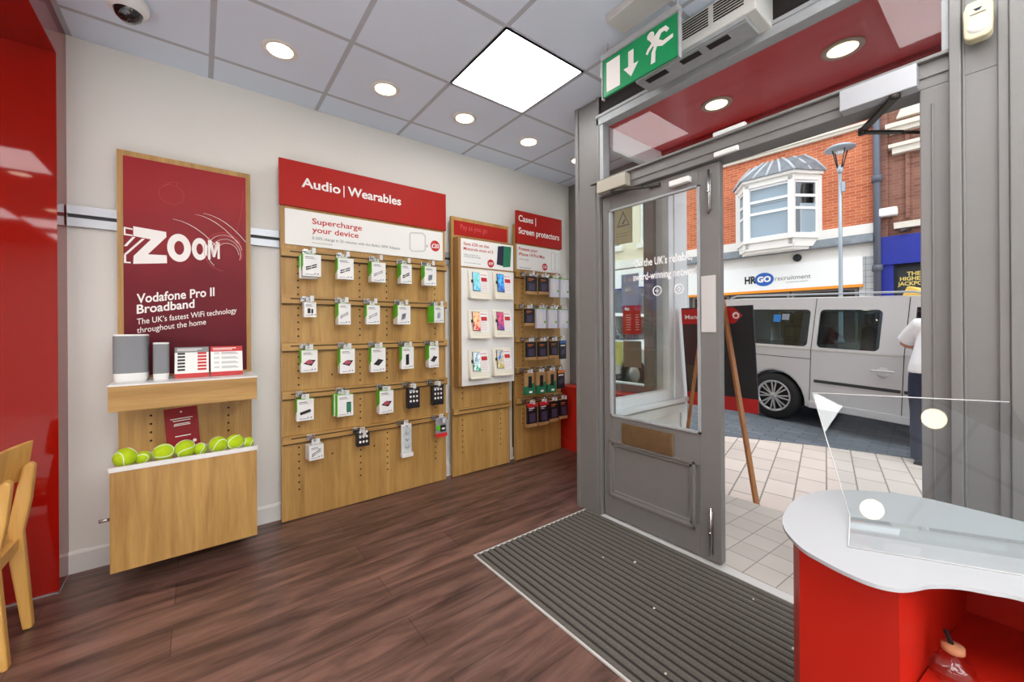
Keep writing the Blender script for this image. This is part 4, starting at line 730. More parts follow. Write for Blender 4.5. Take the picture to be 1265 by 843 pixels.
sheet(MB(), [T_*(k/6) for k in range(7)], .477).build('screen', 'screen_glass', t)
N2 = Vector((-.98, -.19, 0)); FT = [N2*.178-Z_*.0065, N2*.12-Z_*.0055, N2*.07-Z_*.003, N2*.04+Z_*.002, N2*.02+Z_*.003, Vector((0, 0, 0))]; sheet(MB(), FT, .62).build('foot', 'screen_glass', t)
ed = MB(); ed.tube([T_-Vector((0, 0, 0)), T_+E_*.477], .0016, 4).tube([Vector((0, 0, 0)), T_], .0016, 4).tube(FT, .0014, 4).tube([FT[0], FT[0]+E_*.62], .0014, 4).build('polished_edge', 'ink_pale', t)
t = thing('scent_bottle', (1.262, .098, .52), 'small squat clear glass bottle with cork and dark stick, inside the counter niche', 'bottle')
MB().lathe([(0, .002), (.03, .002), (.036, .008), (.037, .03), (.03, .042), (.016, .047), (.0145, .06), (.017, .064), (.0145, .068)]).build('bottle', 'bottle_glass', t)
MB().lathe([(0, .076), (.018, .076), (.018, .064), (.012, .06), (0, .06)]).build('stopper', 'cork', t); MB().bar((.002, 0, .07), (.006, .012, .1), .006).build('reed', 'black_plastic', t)
# wooden chair, seen from behind at the left edge; facing -X
t = thing('wooden_chair', (-.6, 2.513, 0), 'light beech wooden chair cut by the left edge of the view', 'chair')
for s, nm in ((1, 'a'), (-1, 'b')):
    yy = s*.138
    m = MB(); pf = [(.025, 0), (-.005, 0), (-.04, .30), (-.045, .44), (-.02, .60), (.0, .70), (.02, .715), (.035, .70), (.022, .55), (.0, .42), (.01, .25)]
    m.prism([(a+.0, z) for a, z in pf], yy-.021, yy+.021, 'xz').build('rear_leg', 'beech', t, .008)
for s in (1, -1):
    MB().tube([(-.42, s*.17, 0), (-.40, s*.16, .43)], [.017, .022], 12).build('front_leg', 'beech', t); MB().box(-.40, -.02, s*.138-.011, s*.138+.011, .36, .42).build('side_rail', 'beech', t, .004)
MB().box(-.035, -.012, -.13, .13, .35, .40).build('back_rail', 'beech', t, .004)
MB().prism([(-.45, -.2), (-.45, .2), (-.06, .125), (-.06, -.125)], .42, .445, 'xy').build('seat', 'beech', t, .008)
bk = MB(); v = []; f = []; n = 17
for i in range(n):
    a = (i/(n-1)-.5)*2; yy = a*.19; xo = .012-.055*(1-a*a)
    for z, th in ((.63, 0), (.785+.012*(a*a), 0)):
        v += [(xo-.03+(.02 if z > .7 else 0), yy, z), (xo-.014+(.02 if z > .7 else 0), yy, z)]
for i in range(n-1):
    k = i*4; f += [(k, k+4, k+6, k+2), (k+1, k+3, k+7, k+5), (k+2, k+6, k+7, k+3), (k, k+1, k+5, k+4)]
f += [(0, 2, 3, 1), (4*n-4, 4*n-3, 4*n-1, 4*n-2)]
bk.add(v, f).build('backrest', 'beech', t, .004)

# posters in the street window, seen through the door glass
def hang(name, y0, y1, z0, z1, m, label, cat='poster', x=3.24):
    t = thing(name, (x, (y0+y1)/2, z0), label, cat, rz=R(-90)); w = y1-y0; h = z1-z0
    MB().box(-w/2, w/2, 0, .002, 0, h).build('sheet', m, t); return t, w, h
t, w, h = hang('warning_poster', 2.29, 2.5, 2.09, 2.43, 'poster_yellow', 'pale translucent poster with warning triangle, highest in the street window')
MB().plate([(-w*.36, h*.5), (w*.36, h*.5), (0, h*.94)], [[(-w*.28, h*.54), (w*.28, h*.54), (0, h*.86)]], -.001, 0).build('triangle', 'frame_grey', t); MB().plate([(-.02, h*.57), (.01, h*.57), (.03, h*.68), (.015, h*.69)], [], -.001, 0).box(-w*.35, w*.35, -.001, 0, h*.3, h*.31).box(-w*.35, w*.25, -.001, 0, h*.22, h*.23).build('printed_mark', 'frame_grey', t)
t, w, h = hang('notice_sheet', 2.225, 2.42, 1.49, 1.79, 'poster_grey', 'pale grey printed notice sheet above the red poster in the street window')
MB().box(-w*.35, w*.35, -.001, 0, h*.74, h*.9).box(-w*.3, w*.1, -.001, 0, h*.45, h*.62).box(-w*.1, w*.3, -.001, 0, h*.35, h*.42).build('printed_text', 'ink_pale', t)
t, w, h = hang('opening_times_poster', 2.205, 2.405, 1.215, 1.488, 'poster_salmon', 'red opening times poster in the street window')
a = MB(); a.plate([(-w*.4, h*.86), (-w*.15, h*.82), (-w*.12, h*.9), (-w*.36, h*.95)], [], -.001, 0)
for i in range(7): a.box(-w*.3, -w*.05, -.001, 0, h*(.66-.085*i), h*(.68-.085*i)).box(w*.22, w*.4, -.001, 0, h*(.66-.085*i), h*(.68-.085*i))
a.build('printed_text', 'ink_white', t)
hang('card_sheet', 2.2, 2.4, .9, 1.15, 'card_brown', 'plain brown back of a card hanging below the red poster')
# ================================================================== EASEL BOARD OUTSIDE
t = thing('easel_sign', (3.32, 1.57, gz(1.57)), 'black and red chalkboard sign on wooden easel legs outside the door', 'easel sign', rz=R(-90))
g = gz(1.57); tilt = Matrix.Translation((0, .0, 0)) @ Matrix.Rotation(R(8), 4, 'X')
bz0, bz1 = .60, 1.455
bxf = Matrix.Translation((0, .02+.165, -g)) @ Matrix.Rotation(R(7), 4, 'X')
xl, xr = -.285, .29
MB(bxf).box(xl, xr, 0, .012, bz0, bz1).build('board', 'chalkboard', t)
MB(bxf).box(xl, xr, -.0025, 0, bz0, bz0+.115).build('base_band', 'board_red', t)
MB(bxf).plate([(xl, bz1-.01), (xr-.14, bz1-.01), (xr-.075, bz1-.075), (xr-.14, bz1-.14), (xl, bz1-.14)], [], -.0025, 0).build('top_tag', 'board_red', t)
tx = MB(bxf); text_mb(tx, 'Manage', xl+.03, bz1-.095, .034, -.0035, .19, bold=.015); cx, cz = xr-.125, bz1-.075
tx.plate(oval(cx, cz, .026, .026), [[(cx+.014*math.cos(R(75+k*12)), cz-.003+.014*math.sin(R(75+k*12))) for k in range(28)]+[(cx+.002, cz+.019)]], -.0035, -.0025); tx.build('lettering', 'ink_white', t)
for (fy, fz), (ty, tz), x0, x1 in (((1.206, gz(1.206)), (1.50, 1.50), -.13, -.0), ((1.80, gz(1.8)), (1.63, 1.56), -.12, -.0)):
    MB().bar((1.57-fy, x0, fz-g), (1.57-ty, x1, tz-g), .036, .024).build('leg', 'easel_wood', t, .003)
MB().bar((-.21, .5, 0), (.0, .03, 1.5), .036, .024).build('leg', 'easel_wood', t, .003)
MB().bar((-.07, .0, 1.42), (.09, .0, 1.42), .03, .03).build('cross_bar', 'easel_wood', t)

# ================================================================== VAN
VY = 2.155
t = van = thing('van', (6.2, VY, gz(VY)+.012), 'silver people carrier taxi van parked across the street', 'van'); t.rotation_euler = (0, .046, R(-95.7))
WD = 1.79; YB = WD      # near side at y=0, far side at y=WD, forward = +x
def arch(cx, r=.37, n=12): return [(cx-r*math.cos(math.pi*k/n), .24+(r+.06)*math.sin(math.pi*k/n)*1.0) for k in range(n+1)]
low = [(-.86, .36), (-.80, .24)]+arch(0)+arch(3.0)+[(3.75, .24), (3.83, .4), (3.80, .72), (3.70, .86), (2.75, 1.02), (-.88, 1.0)]
def shell(m, poly, z_in, fin):
    n = len(poly); a = [(x, fin(z), z) for x, z in poly]; b_ = [(x, WD-fin(z), z) for x, z in poly]
    return m.add(a+b_, [tuple(range(n)), tuple(range(n, 2*n))[::-1]]+[(k, (k+1) % n, n+(k+1) % n, n+k) for k in range(n)])
fin = lambda z: .03*(1-z/1.0) if z < 1.0 else (z-1.0)*.17
shell(MB(), low, 0, fin).build('body', 'van_silver', t, .025)
# glasshouse side with window openings
def side(poly, holes, y_base, sgn, name, m, par):
    q = MB().plate(poly, holes, 0, .03); q.v = [(x, (y_base+sgn*(y+fin(z))), z) for x, y, z in q.v]; return q.build(name, m, par)
def rr(x0, x1, z0, z1, r=.05):
    p = []
    for cx, cz, a0 in ((x1-r, z1-r, 0), (x0+r, z1-r, 90), (x0+r, z0+r, 180), (x1-r, z0+r, 270)):
        p += [(cx+r*math.cos(R(a0+k*22.5)), cz+r*math.sin(R(a0+k*22.5))) for k in range(5)]
    return p
top = [(-.88, .99), (2.75, .99), (2.0, 1.62), (1.6, 1.65), (-.80, 1.65), (-.84, 1.58)]
wins = [rr(-.72, .375, 1.02, 1.5), rr(.475, 1.085, 1.02, 1.5), [(1.36, 1.05), (2.42, 1.05), (1.98, 1.49), (1.85, 1.53), (1.36, 1.53)]]
side(top, wins, 0, 1, 'side_upper', 'van_silver', t); side(top, wins, WD, -1, 'side_upper', 'van_silver', t)
for w_ in wins:
    for yb, sg in ((0, 1), (WD, -1)):
        cxm = sum(a for a, _ in w_)/len(w_); czm = sum(b_ for _, b_ in w_)/len(w_)
        q = MB().plate([((a-cxm)*1.03+cxm, (b_-czm)*1.05+czm) for a, b_ in w_], [], .012, .016); q.v = [(x, yb+sg*(y+fin(z)), z) for x, y, z in q.v]; q.build('side_window', 'van_glass', t)
rf = MB(); v = []; f = []
for x, zz in ((-.84, 1.635), (-.6, 1.645), (1.6, 1.645), (2.02, 1.61)):
    for j in range(9):
        u = j/8; v.append((x, .118+(WD-.236)*u, zz+.035*(1-(2*u-1)**4)*(1 if x < 2 else .5)))
for i in range(3): f += [(i*9+j, i*9+j+1, (i+1)*9+j+1, (i+1)*9+j) for j in range(8)]
k = len(v); v += [(x, y, z-.03) for x, y, z in v]; f += [tuple(q+k for q in ff)[::-1] for ff in f]
ring = [0, 1, 2, 3, 4, 5, 6, 7, 8, 17, 26, 35, 34, 33, 32, 31, 30, 29, 28, 27, 18, 9]
f += [(ring[i], ring[(i+1) % 22], ring[(i+1) % 22]+k, ring[i]+k) for i in range(22)]
rf.add(v, f).build('roof', 'van_silver', t)
MB().add([(2.75, .05, 1.0), (2.75, WD-.05, 1.0), (2.02, WD-.13, 1.62), (2.02, .13, 1.62)], [(0, 1, 2, 3)]).build('windscreen', 'van_glass', t)
MB().box(-.86, -.84, .08, WD-.08, 1.0, 1.63).build('tailgate', 'van_silver', t, .01); MB().box(-.872, -.86, .2, WD-.2, 1.05, 1.6).build('rear_window', 'van_glass', t)
MB().box(-.8, 2.6, .06, WD-.06, .95, .985).build('cabin_floor', 'van_inside', t)
for sx in (.0, .85, 1.75): MB().bbox(sx, sx+.14, .2, WD-.2, .95, 1.3, .04).bbox(sx, sx+.1, .3, .55, 1.3, 1.46, .03).bbox(sx, sx+.1, WD-.55, WD-.3, 1.3, 1.46, .03).build('seat_row', 'van_inside', t)
for cx in (0, 3.0):
    for yb in (.02, WD-.22):
        w_ = MB().lathe([(.2, yb), (.29, yb-.005), (.315, yb+.03), (.315, yb+.17), (.29, yb+.2), (.2, yb+.2), (.2, yb)], (cx, 0, .315), 36, 'y').build('wheel', 'tyre', t)
        o = MB(); y_f = yb-.0 if yb < .5 else yb+.2; s_ = -1 if yb < .5 else 1
        o.lathe([(.2, y_f), (.215, y_f+s_*.004), (.205, y_f+s_*.012), (.185, y_f-s_*.01)], (cx, 0, .315), 36, 'y').lathe([(0, y_f+s_*.004), (.045, y_f+s_*.004), (.05, y_f-s_*.02)], (cx, 0, .315), 20, 'y')
        for k in range(8):
            for da in (-.11, .11):
                a = 2*math.pi*k/8+da; o.bar((cx+.04*math.cos(a*1), y_f-s_*.004, .315+.04*math.sin(a)), (cx+.2*math.cos(a+da*.3), y_f-s_*.004, .315+.2*math.sin(a+da*.3)), .018)
        o.build('rim', 'rim', w_); MB().lathe([(0, y_f-s_*.04), (.2, y_f-s_*.04)], (cx, 0, .315), 24, 'y').build('brake_disc', 'black_plastic', w_)
def on_side(m, x0, x1, z0, z1, proud=.012, dep=.012):
    for a, b_ in (((x0, z0), (x1, z1)),):
        v = [(x, fin(z)-(proud if k else -dep), z) for k in (0, 1) for x, z in ((x0, z0), (x1, z0), (x1, z1), (x0, z1))]
        m.add(v, [(0, 1, 2, 3), (7, 6, 5, 4), (0, 4, 5, 1), (1, 5, 6, 2), (2, 6, 7, 3), (3, 7, 4, 0)])
    return m
for z0, z1, x in ((.3, 1.0, .425), (.3, 1.0, 1.30), (1.0, 1.64, .425), (1.0, 1.64, 1.30)): on_side(MB(), x-.004, x+.004, z0, z1, .001).build('door_seam', 'trim_dark', t)
on_side(MB(), -.8, .42, .862, .87, .001).build('body_crease', 'trim_dark', t)
for a, b_ in ((.47, 1.285), (1.315, 2.45)): on_side(MB(), a, b_, .575, .61, .014).build('rubbing_strip', 'trim_dark', t, .004)
sk = MB(); on_side(sk, .42, 2.62, .24, .33, .02); sk.build('sill', 'van_silver', t, .01)
MB().tube([(1.03, -.028, .80), (1.05, -.036, .803), (1.22, -.036, .806), (1.235, -.028, .805)], .012, 8).lathe([(0, -.006), (.055, -.006), (.06, .0)], (1.13, fin(.79), .785), 20, 'y').build('door_handle', 'van_silver', t)
MB().tube([(1.36, -.028, .81), (1.38, -.036, .813), (1.52, -.036, .816), (1.535, -.028, .815)], .012, 8).lathe([(0, -.006), (.055, -.006), (.06, .0)], (1.45, fin(.79), .79), 20, 'y').build('door_handle', 'van_silver', t)
for yb in (.2, WD-.2): MB().tube([(-.75, yb, 1.66), (-.65, yb, 1.70), (1.3, yb, 1.705), (1.5, yb, 1.66)], .012, 8).build('roof_rail', 'alu', t)
MB().prism([(1.12, 1.67), (1.36, 1.67), (1.32, 1.72), (1.20, 1.785), (1.16, 1.79)], .55, 1.1, 'xz').build('taxi_sign', 'taxi_yellow', t, .015)['label'] = 'yellow rooftop taxi sign'
st = MB(); on_side(st, -.06, .03, 1.33, 1.43, -.008, .0); st.build('window_sticker', 'sticker_blue', t); st = MB(); on_side(st, .045, .13, 1.36, 1.44, -.008, .0); st.build('window_sticker', 'poster_grey', t)
for a, b_ in ((-.85, .42), (.43, 1.29)): on_side(MB(), a, b_, .985, 1.005, .004).build('waist_moulding', 'alu_light', t)
# ================================================================== PERSON
PX, PY = 5.54, .535; pg0 = gz(PY)
t = pe = thing('person', (PX, PY, pg0), 'person in white t-shirt and navy trousers leaning to the van window, seen from behind', 'person')
def skin_obj(name, verts, edges, rad, m, par, sub_=2, root=0):
    me = bpy.data.meshes.new(name); me.from_pydata(verts, edges, []); o = bpy.data.objects.new(name, me); COL.objects.link(o); o.parent = par; me.materials.append(M[m])
    sk = o.modifiers.new('skin', 'SKIN'); sk.use_smooth_shade = True
    for i, r_ in enumerate(rad): me.skin_vertices[0].data[i].radius = r_ if isinstance(r_, tuple) else (r_, r_); me.skin_vertices[0].data[i].use_root = (i == root)
    ss = o.modifiers.new('sub', 'SUBSURF'); ss.levels = sub_; ss.render_levels = sub_
    dg = bpy.context.evaluated_depsgraph_get(); nm = bpy.data.meshes.new_from_object(o.evaluated_get(dg)); o.modifiers.clear(); o.data = nm; bpy.data.meshes.remove(me)
    return o
# local: +x toward the van, +y to the left of the picture; torso leans toward the van and to the right
hip = (0, 0, .93); chest = (.14, -.07, 1.22); neck = (.22, -.13, 1.43); head = (.30, -.20, 1.56)
shL, shR = (.17, .12, 1.345), (.2, -.29, 1.345); elL, elR = (.24, .255, 1.155), (.30, -.40, 1.15); wrL, wrR = (.41, .12, 1.12), (.45, -.28, 1.13)
legs = {1: [(0, .09, .88), (.01, .1, .49), (-.03, .1, .09)], -1: [(.0, -.09, .88), (.05, -.1, .49), (.03, -.11, .09)]}
V = [hip, (.05, -.02, 1.05), chest, (.19, -.1, 1.36), neck, head, (.33, -.22, 1.65)]; E2 = [(0, 1), (1, 2), (2, 3), (3, 4), (4, 5), (5, 6)]; RD = [(.12, .1), (.12, .09), (.125, .09), (.1, .07), .052, .092, .07]
def chain(start, pts, rads):
    p = start
    for q, r_ in zip(pts, rads): V.append(q); RD.append(r_); E2.append((p, len(V)-1)); p = len(V)-1
    return p
wl = chain(3, [shL, elL, wrL], [.062, .044, .03]); wr = chain(3, [shR, elR, wrR], [.062, .044, .03])
for w_, p0, dy in ((wl, wrL, -.3), (wr, wrR, .25)):
    hd = Vector((.9, dy, .05)).normalized(); sd_ = Vector((-hd.y, hd.x, 0)); pm = Vector(p0)+hd*.07; palm = chain(w_, [tuple(pm)], [(.034, .016)])
    for fi, ln in ((-1.5, .055), (-.5, .068), (.5, .072), (1.5, .064)):
        b0 = pm+sd_*fi*.019+hd*.02; chain(palm, [tuple(b0), tuple(b0+hd*ln*.55), tuple(b0+hd*ln*.9-Vector((0, 0, ln*.4)))], [.009, .0085, .007])
    th = Vector(p0)+hd*.03; sgn = 1 if dy > 0 else -1; chain(palm, [tuple(th+sd_*sgn*.035), tuple(th+sd_*sgn*.055+hd*.035)], [.011, .009])
for s in (1, -1): chain(0, legs[s]+[(legs[s][2][0]+.1, legs[s][2][1], .04)], [.095, .062, .042, .04])
skin_obj('body', V, E2, RD, 'skin', t, 1)
def garment(name, rings, tubes, m, par, vox=.014):
    """cloth as one closed surface: elliptical rings up the trunk merged with tapering tubes for sleeves or legs"""
    n = 24; v = []; f = []
    for (cx, cy, cz), ry, rx in rings: v += [(cx+rx*math.cos(2*math.pi*k/n), cy+ry*math.sin(2*math.pi*k/n), cz) for k in range(n)]
    for i in range(len(rings)-1): f += [(i*n+k, i*n+(k+1) % n, (i+1)*n+(k+1) % n, (i+1)*n+k) for k in range(n)]
    f += [tuple(range(n))[::-1], tuple(range((len(rings)-1)*n, len(rings)*n))]
    mb = MB().add(v, f, True)
    for pts, rr_ in tubes: mb.tube(pts, rr_, 16)
    o = mb.build(name, m, par); md = o.modifiers.new('remesh', 'REMESH'); md.mode = 'VOXEL'; md.voxel_size = vox; md.use_smooth_shade = True
    sm_ = o.modifiers.new('smooth', 'SMOOTH'); sm_.iterations = 4; sm_.factor = .5
    dg = bpy.context.evaluated_depsgraph_get(); nm = bpy.data.meshes.new_from_object(o.evaluated_get(dg)); old = o.data; o.modifiers.clear(); o.data = nm; bpy.data.meshes.remove(old); return o
def mid(a, b_, u): return tuple(Vector(a).lerp(Vector(b_), u))
garment('t_shirt', [((0, 0, .885), .192, .15), ((.015, -.005, .98), .185, .148), ((.06, -.025, 1.09), .185, .143), ((.115, -.055, 1.21), .198, .14), ((.155, -.08, 1.31), .2, .125), ((.18, -.1, 1.375), .15, .1), ((.21, -.12, 1.42), .07, .07)],
        [([(.165, .02, 1.33), shL, mid(shL, elL, .5), mid(shL, elL, .86)], [.09, .088, .08, .076]), ([(.18, -.2, 1.33), shR, mid(shR, elR, .5), mid(shR, elR, .86)], [.09, .088, .08, .076])], 'shirt', t)
garment('trousers', [((0, 0, .99), .165, .125), ((0, 0, .93), .178, .138), ((0, 0, .85), .182, .14), ((0, 0, .8), .16, .12)],
        [([(0, sg*.085, .86), mid(legs[sg][0], legs[sg][1], .4), legs[sg][1], mid(legs[sg][1], legs[sg][2], .5), (legs[sg][2][0], legs[sg][2][1], .045)], [.1, .096, .078, .074, .07]) for sg in (1, -1)], 'navy', t)
for s in (1, -1):
    x0, y0 = legs[s][2][:2]; MB().ball((x0+.05, y0, .04), .06, (2.1, .8, .75)).box(x0-.07, x0+.17, y0-.042, y0+.042, .0, .02).build('shoe', 'shoe', t, .008)
MB().ball((.29, -.2, 1.645), .105, (1, .9, .85)).build('hair', 'hair', t); 
fc = MB(); fc.tube([(.385, -.21, 1.6), (.41, -.215, 1.57)], [.01, .014], 8).ball((.3, -.105, 1.57), .022, (.6, .5, 1.2)).ball((.31, -.305, 1.57), .022, (.6, .5, 1.2)); fc.build('face_feature', 'skin', t)
# ================================================================== STREET LAMP
lx, ly = 11.0, 2.47; t = thing('street_lamp', (lx, ly, gz(ly)+.02), 'tall grey street lamp post with flat round lantern across the street', 'street lamp')
g = gz(ly)+.02
MB().lathe([(.07, 0), (.07, .9), (.042, 1.0), (.036, 3.0), (.03, 4.68-g), (0, 4.68-g)], n=16).build('post', 'lamp_grey', t)
MB().lathe([(.04, 4.62-g), (.055, 4.66-g), (.055, 4.72-g), (.03, 4.78-g)], n=16).box(-.03, .03, -.09, -.03, 4.2-g, 4.4-g).build('collar', 'lamp_grey', t)
ar = MB()
for k in range(4): a = R(45+90*k); ar.tube([(.05*math.cos(a), .05*math.sin(a), 4.72-g), (.15*math.cos(a), .15*math.sin(a), 5.1-g)], .012, 6)
ar.build('bracket', 'dark_metal', t)
MB().lathe([(0, 5.08-g), (.18, 5.1-g), (.27, 5.13-g), (.27, 5.155-g), (.2, 5.2-g), (.08, 5.23-g), (0, 5.235-g)], n=32).build('lantern', 'lamp_grey', t)
MB().lathe([(.0, 5.02-g), (.06, 5.03-g), (.08, 5.09-g), (0, 5.09-g)], n=16).build('lamp_lens', 'frost', t)

# ================================================================== BUILDINGS OPPOSITE  (local: x right, y into the building, z up; face at y=0)
RZ = R(-85.7)
def building(name, label, loc, rz=RZ): return thing(name, loc, label, 'building', rz=rz)
def sash(par, x0, x1, z0, z1, y=.0, bars=(.5,), vbars=(), frame=.07, curtain=False, name='window'):
    m = MB().plate(rect(x0, x1, z0, z1), [rect(x0+frame, x1-frame, z0+frame, z1-frame)], y, y+.08)
    for b_ in bars: zz = z0+(z1-z0)*b_; m.box(x0+frame, x1-frame, y+.01, y+.07, zz-.03, zz+.03)
    for b_ in vbars: xx = x0+(x1-x0)*b_; m.box(xx-.02, xx+.02, y+.01, y+.07, z0+frame, z1-frame)
    w_ = m.build(name, 'window_white', par); MB().box(x0+frame, x1-frame, y+.035, y+.039, z0+frame, z1-frame).build('pane', 'upper_glass', w_)
    if curtain: MB().box(x0+frame, x1-frame, y+.16, y+.17, z0+frame, z1-frame).build('curtain', 'curtain_white', w_)
    return w_
b1 = building('brick_building', 'orange brick building with white bay window and recruitment shop front', (13.0, 2.27, -.05))
zb = .05
MB().plate(rect(-4.62, 0, 3.8, 6.3), [rect(-2.9, -1.2, 3.84, 5.3)], 0, .25).plate(rect(-4.62, 0, 6.3, 9.4), [rect(-3.35, -2.35, 6.36, 8.3), rect(-2.05, -1.05, 6.36, 8.3)], 0, .25).box(-4.62, -.05, 2.8, 3, 0, 9.4).build('brick_wall', 'brick_orange', b1)
MB().box(-4.62, -.0, .24, 2.9, 3.4, 3.6).box(-4.62, 0, .9, .95, 3.6, 9.4).build('inner_floor', 'interior_dark', b1)
MB().plate(rect(-4.66, 0, 6.22, 6.29), [], -.10, 0).box(-4.66, 0, -.15, 0, 6.29, 6.34).build('cornice', 'stone', b1)
MB().box(-4.66, 0, -.1, .25, 3.60, 3.84).build('string_course', 'stone_white', b1); MB().prism([(-.1, 3.60), (-.22, 3.40), (-.22, 3.37), (0, 3.37), (0, 3.60)], -4.66, 0, 'yz').build('lead_flashing', 'lead', b1)
MB().box(-4.66, 0, -.04, .25, 3.02, 3.38).build('plain_band', 'stone_white', b1)
sg = MB().box(-4.5, -.2, -.12, -.04, 2.36, 3.05).build('sign_board', 'sign_white', b1); MB().box(-4.5, -.2, -.125, -.04, 2.30, 2.37).build('orange_edge', 'orange', sg)
tx = MB(); text_mb(tx, 'HR', -2.83, 2.59, .2, -.125, .3, bold=.04); tx.build('lettering', 'ink_black', sg); MB().plate(oval(-2.33, 2.68, .24, .19), [], -.126, -.12).build('blue_oval', 'logo_blue', sg)
tx = MB(); text_mb(tx, 'GO', -2.33, 2.61, .15, -.128, .34, 'C', bold=.05); tx.build('lettering', 'ink_white', sg); tx = MB(); text_mb(tx, 'recruitment', -2.06, 2.62, .12, -.125, .82); text_mb(tx, 'recruitment experts', -1.8, 2.54, .03, -.125, .5); tx.build('lettering', 'ink_grey', sg)
for x0, x1 in ((-4.4, -3.3), (-3.25, -1.75), (-1.7, -.3)):
    w_ = MB().plate(rect(x0, x1, .5, 2.3), [rect(x0+.06, x1-.06, .56, 2.24)], -.02, .06).build('shop_window', 'frame_grey', b1); MB().box(x0+.06, x1-.06, .01, .02, .56, 2.24).build('pane', 'shop_glass', w_)
MB().box(-4.62, -.0, .02, .25, 0, .5).build('stall_riser', 'stone', b1); MB().box(-.28, 0, -.05, .25, 0, 3.05).build('tiled_pier', 'tile_wall', b1); MB().box(-4.66, -4.5, -.05, .25, 0, 3.05).build('tiled_pier', 'tile_wall', b1); MB().box(-4.4, -.3, 2.2, 2.25, 0, 3.3).build('shop_back', 'interior_dark', b1)
# canted bay
D = .6; xa, xb, xc, xd = -3.02, -2.62, -1.55, -1.08
def cant(poly_par, P0, P1, z0, z1, nm, bars, vb):
    """a glazed face of the bay between plan points P0 and P1"""
    a, b_ = Vector((*P0, 0)), Vector((*P1, 0)); L_ = (b_-a).length; ang = math.atan2(b_.y-a.y, b_.x-a.x); xf = Matrix.Translation(a) @ Matrix.Rotation(ang, 4, 'Z')
    m = MB(xf).plate(rect(0, L_, z0, z1), [rect(.09, L_-.09, z0+.1, z1-.08)], 0, .08); m.xf = xf
    for q in bars: m.box(.09, L_-.09, .01, .07, z0+(z1-z0)*q-.035, z0+(z1-z0)*q+.035)
    w_ = m.build(nm, 'window_white', poly_par); MB(xf).box(.09, L_-.09, .03, .034, z0+.1, z1-.08).build('pane', 'upper_glass', w_); return w_
bay = b1
cant(bay, (xa, 0), (xb, -D), 3.72, 5.22, 'bay_window', (.5, .72), ()); cant(bay, (xb, -D), (xc, -D), 3.72, 5.22, 'bay_window', (.5, .72), ()); cant(bay, (xc, -D), (xd, 0), 3.72, 5.22, 'bay_window', (.5, .72), ())
for x_, y_ in ((xa, 0), (xb, -D), (xc, -D), (xd, 0)): MB().box(x_-.07, x_+.07, y_-.05, y_+.08, 3.5, 5.3).build('bay_post', 'stone_white', bay)
def bayring(k, z0, z1): c = [(xa-k, .02), (xb-k*.6, -D-k), (xc+k*.6, -D-k), (xd+k, .02)]; return c
MB().prism(bayring(.05, 0, 0), 3.45, 3.74, 'xy').prism(bayring(.1, 0, 0), 3.66, 3.74, 'xy').prism(bayring(.0, 0, 0), 3.38, 3.46, 'xy').build('bay_sill', 'stone_white', bay)
MB().prism(bayring(.05, 0, 0), 5.2, 5.36, 'xy').prism(bayring(.12, 0, 0), 5.34, 5.42, 'xy').build('bay_cornice', 'stone_white', bay)
lo_ = bayring(.17, 0, 0); mi = [(xa+.05, .02), (xb+.1, -D*.72), (xc-.1, -D*.72), (xd-.05, .02)]; hi = [(xa+.32, .02), (xb+.3, -D*.25), (xc-.3, -D*.25), (xd-.32, .02)]
v = [(*p, 5.42) for p in lo_]+[(*p, 5.74) for p in mi]+[(*p, 5.98) for p in hi]; f = [(i+4*j, i+1+4*j, i+5+4*j, i+4+4*j) for j in (0, 1) for i in range(3)]+[(8, 9, 10, 11), (0, 1, 2, 3), (0, 3, 7, 4), (4, 7, 11, 8)]
MB().add(v, f).build('bay_roof', 'lead', bay)
rl = MB()
for i in range(9):
    u = i/8; P_ = [Vector(v[1+4*j]).lerp(Vector(v[2+4*j]), u) for j in range(3)]
    if i % 2 == 0: rl.tube(P_, .034, 6)
for i in (0, 3):
    j0 = 0 if i == 0 else 2
    for u in (.0, .5):
        P_ = [Vector(v[j0+4*j]).lerp(Vector(v[j0+1+4*j]), u if i == 0 else 1-u) for j in range(3)]; rl.tube(P_, .034, 6)
mat('lead_light', (184, 188, 192), .6); rl.build('lead_roll', 'lead_light', bay)
MB().prism([(-2.95, .0), (-2.6, -.48), (-2.59, -.47), (-2.93, .01)], 3.8, 5.1, 'xy').prism([(-1.15, .0), (-1.42, -.36), (-1.41, -.37), (-1.13, -.01)], 3.8, 4.6, 'xy').build('curtain', 'curtain_white', bay); MB().plate(rect(-2.56, -1.61, 3.78, 4.7), [], -.5, -.49).build('curtain', 'curtain_white', bay); MB().plate(rect(-2.56, -1.61, 4.72, 5.15), [], -.48, -.47).build('curtain', 'curtain_white', bay)
for x0, x1 in ((-3.35, -2.35), (-2.05, -1.05)): sash(b1, x0, x1, 6.36, 8.3, .02, frame=.13)
MB().lathe([(0, 0), (.1, 0), (.1, .05), (0, .05)], (-1.55, -.08, 3.2), 16, 'y').build('alarm_box', 'interior_dark', b1)
# drain pipe between the buildings
t = tagp(MB().tube([(12.88, 2.19, .0), (12.88, 2.19, 9)], .07, 12).tube([(12.88, 2.19, 4.75), (12.88, 2.19, 4.9)], .1, 12).tube([(12.88, 2.19, 2.6), (12.88, 2.19, 2.75)], .1, 12).box(12.8, 12.99, 2.1, 2.28, 6.95, 7.2).build('drain_pipe', 'pipe_grey'), 'dark grey drain pipe running down between the two brick buildings', 'pipe')
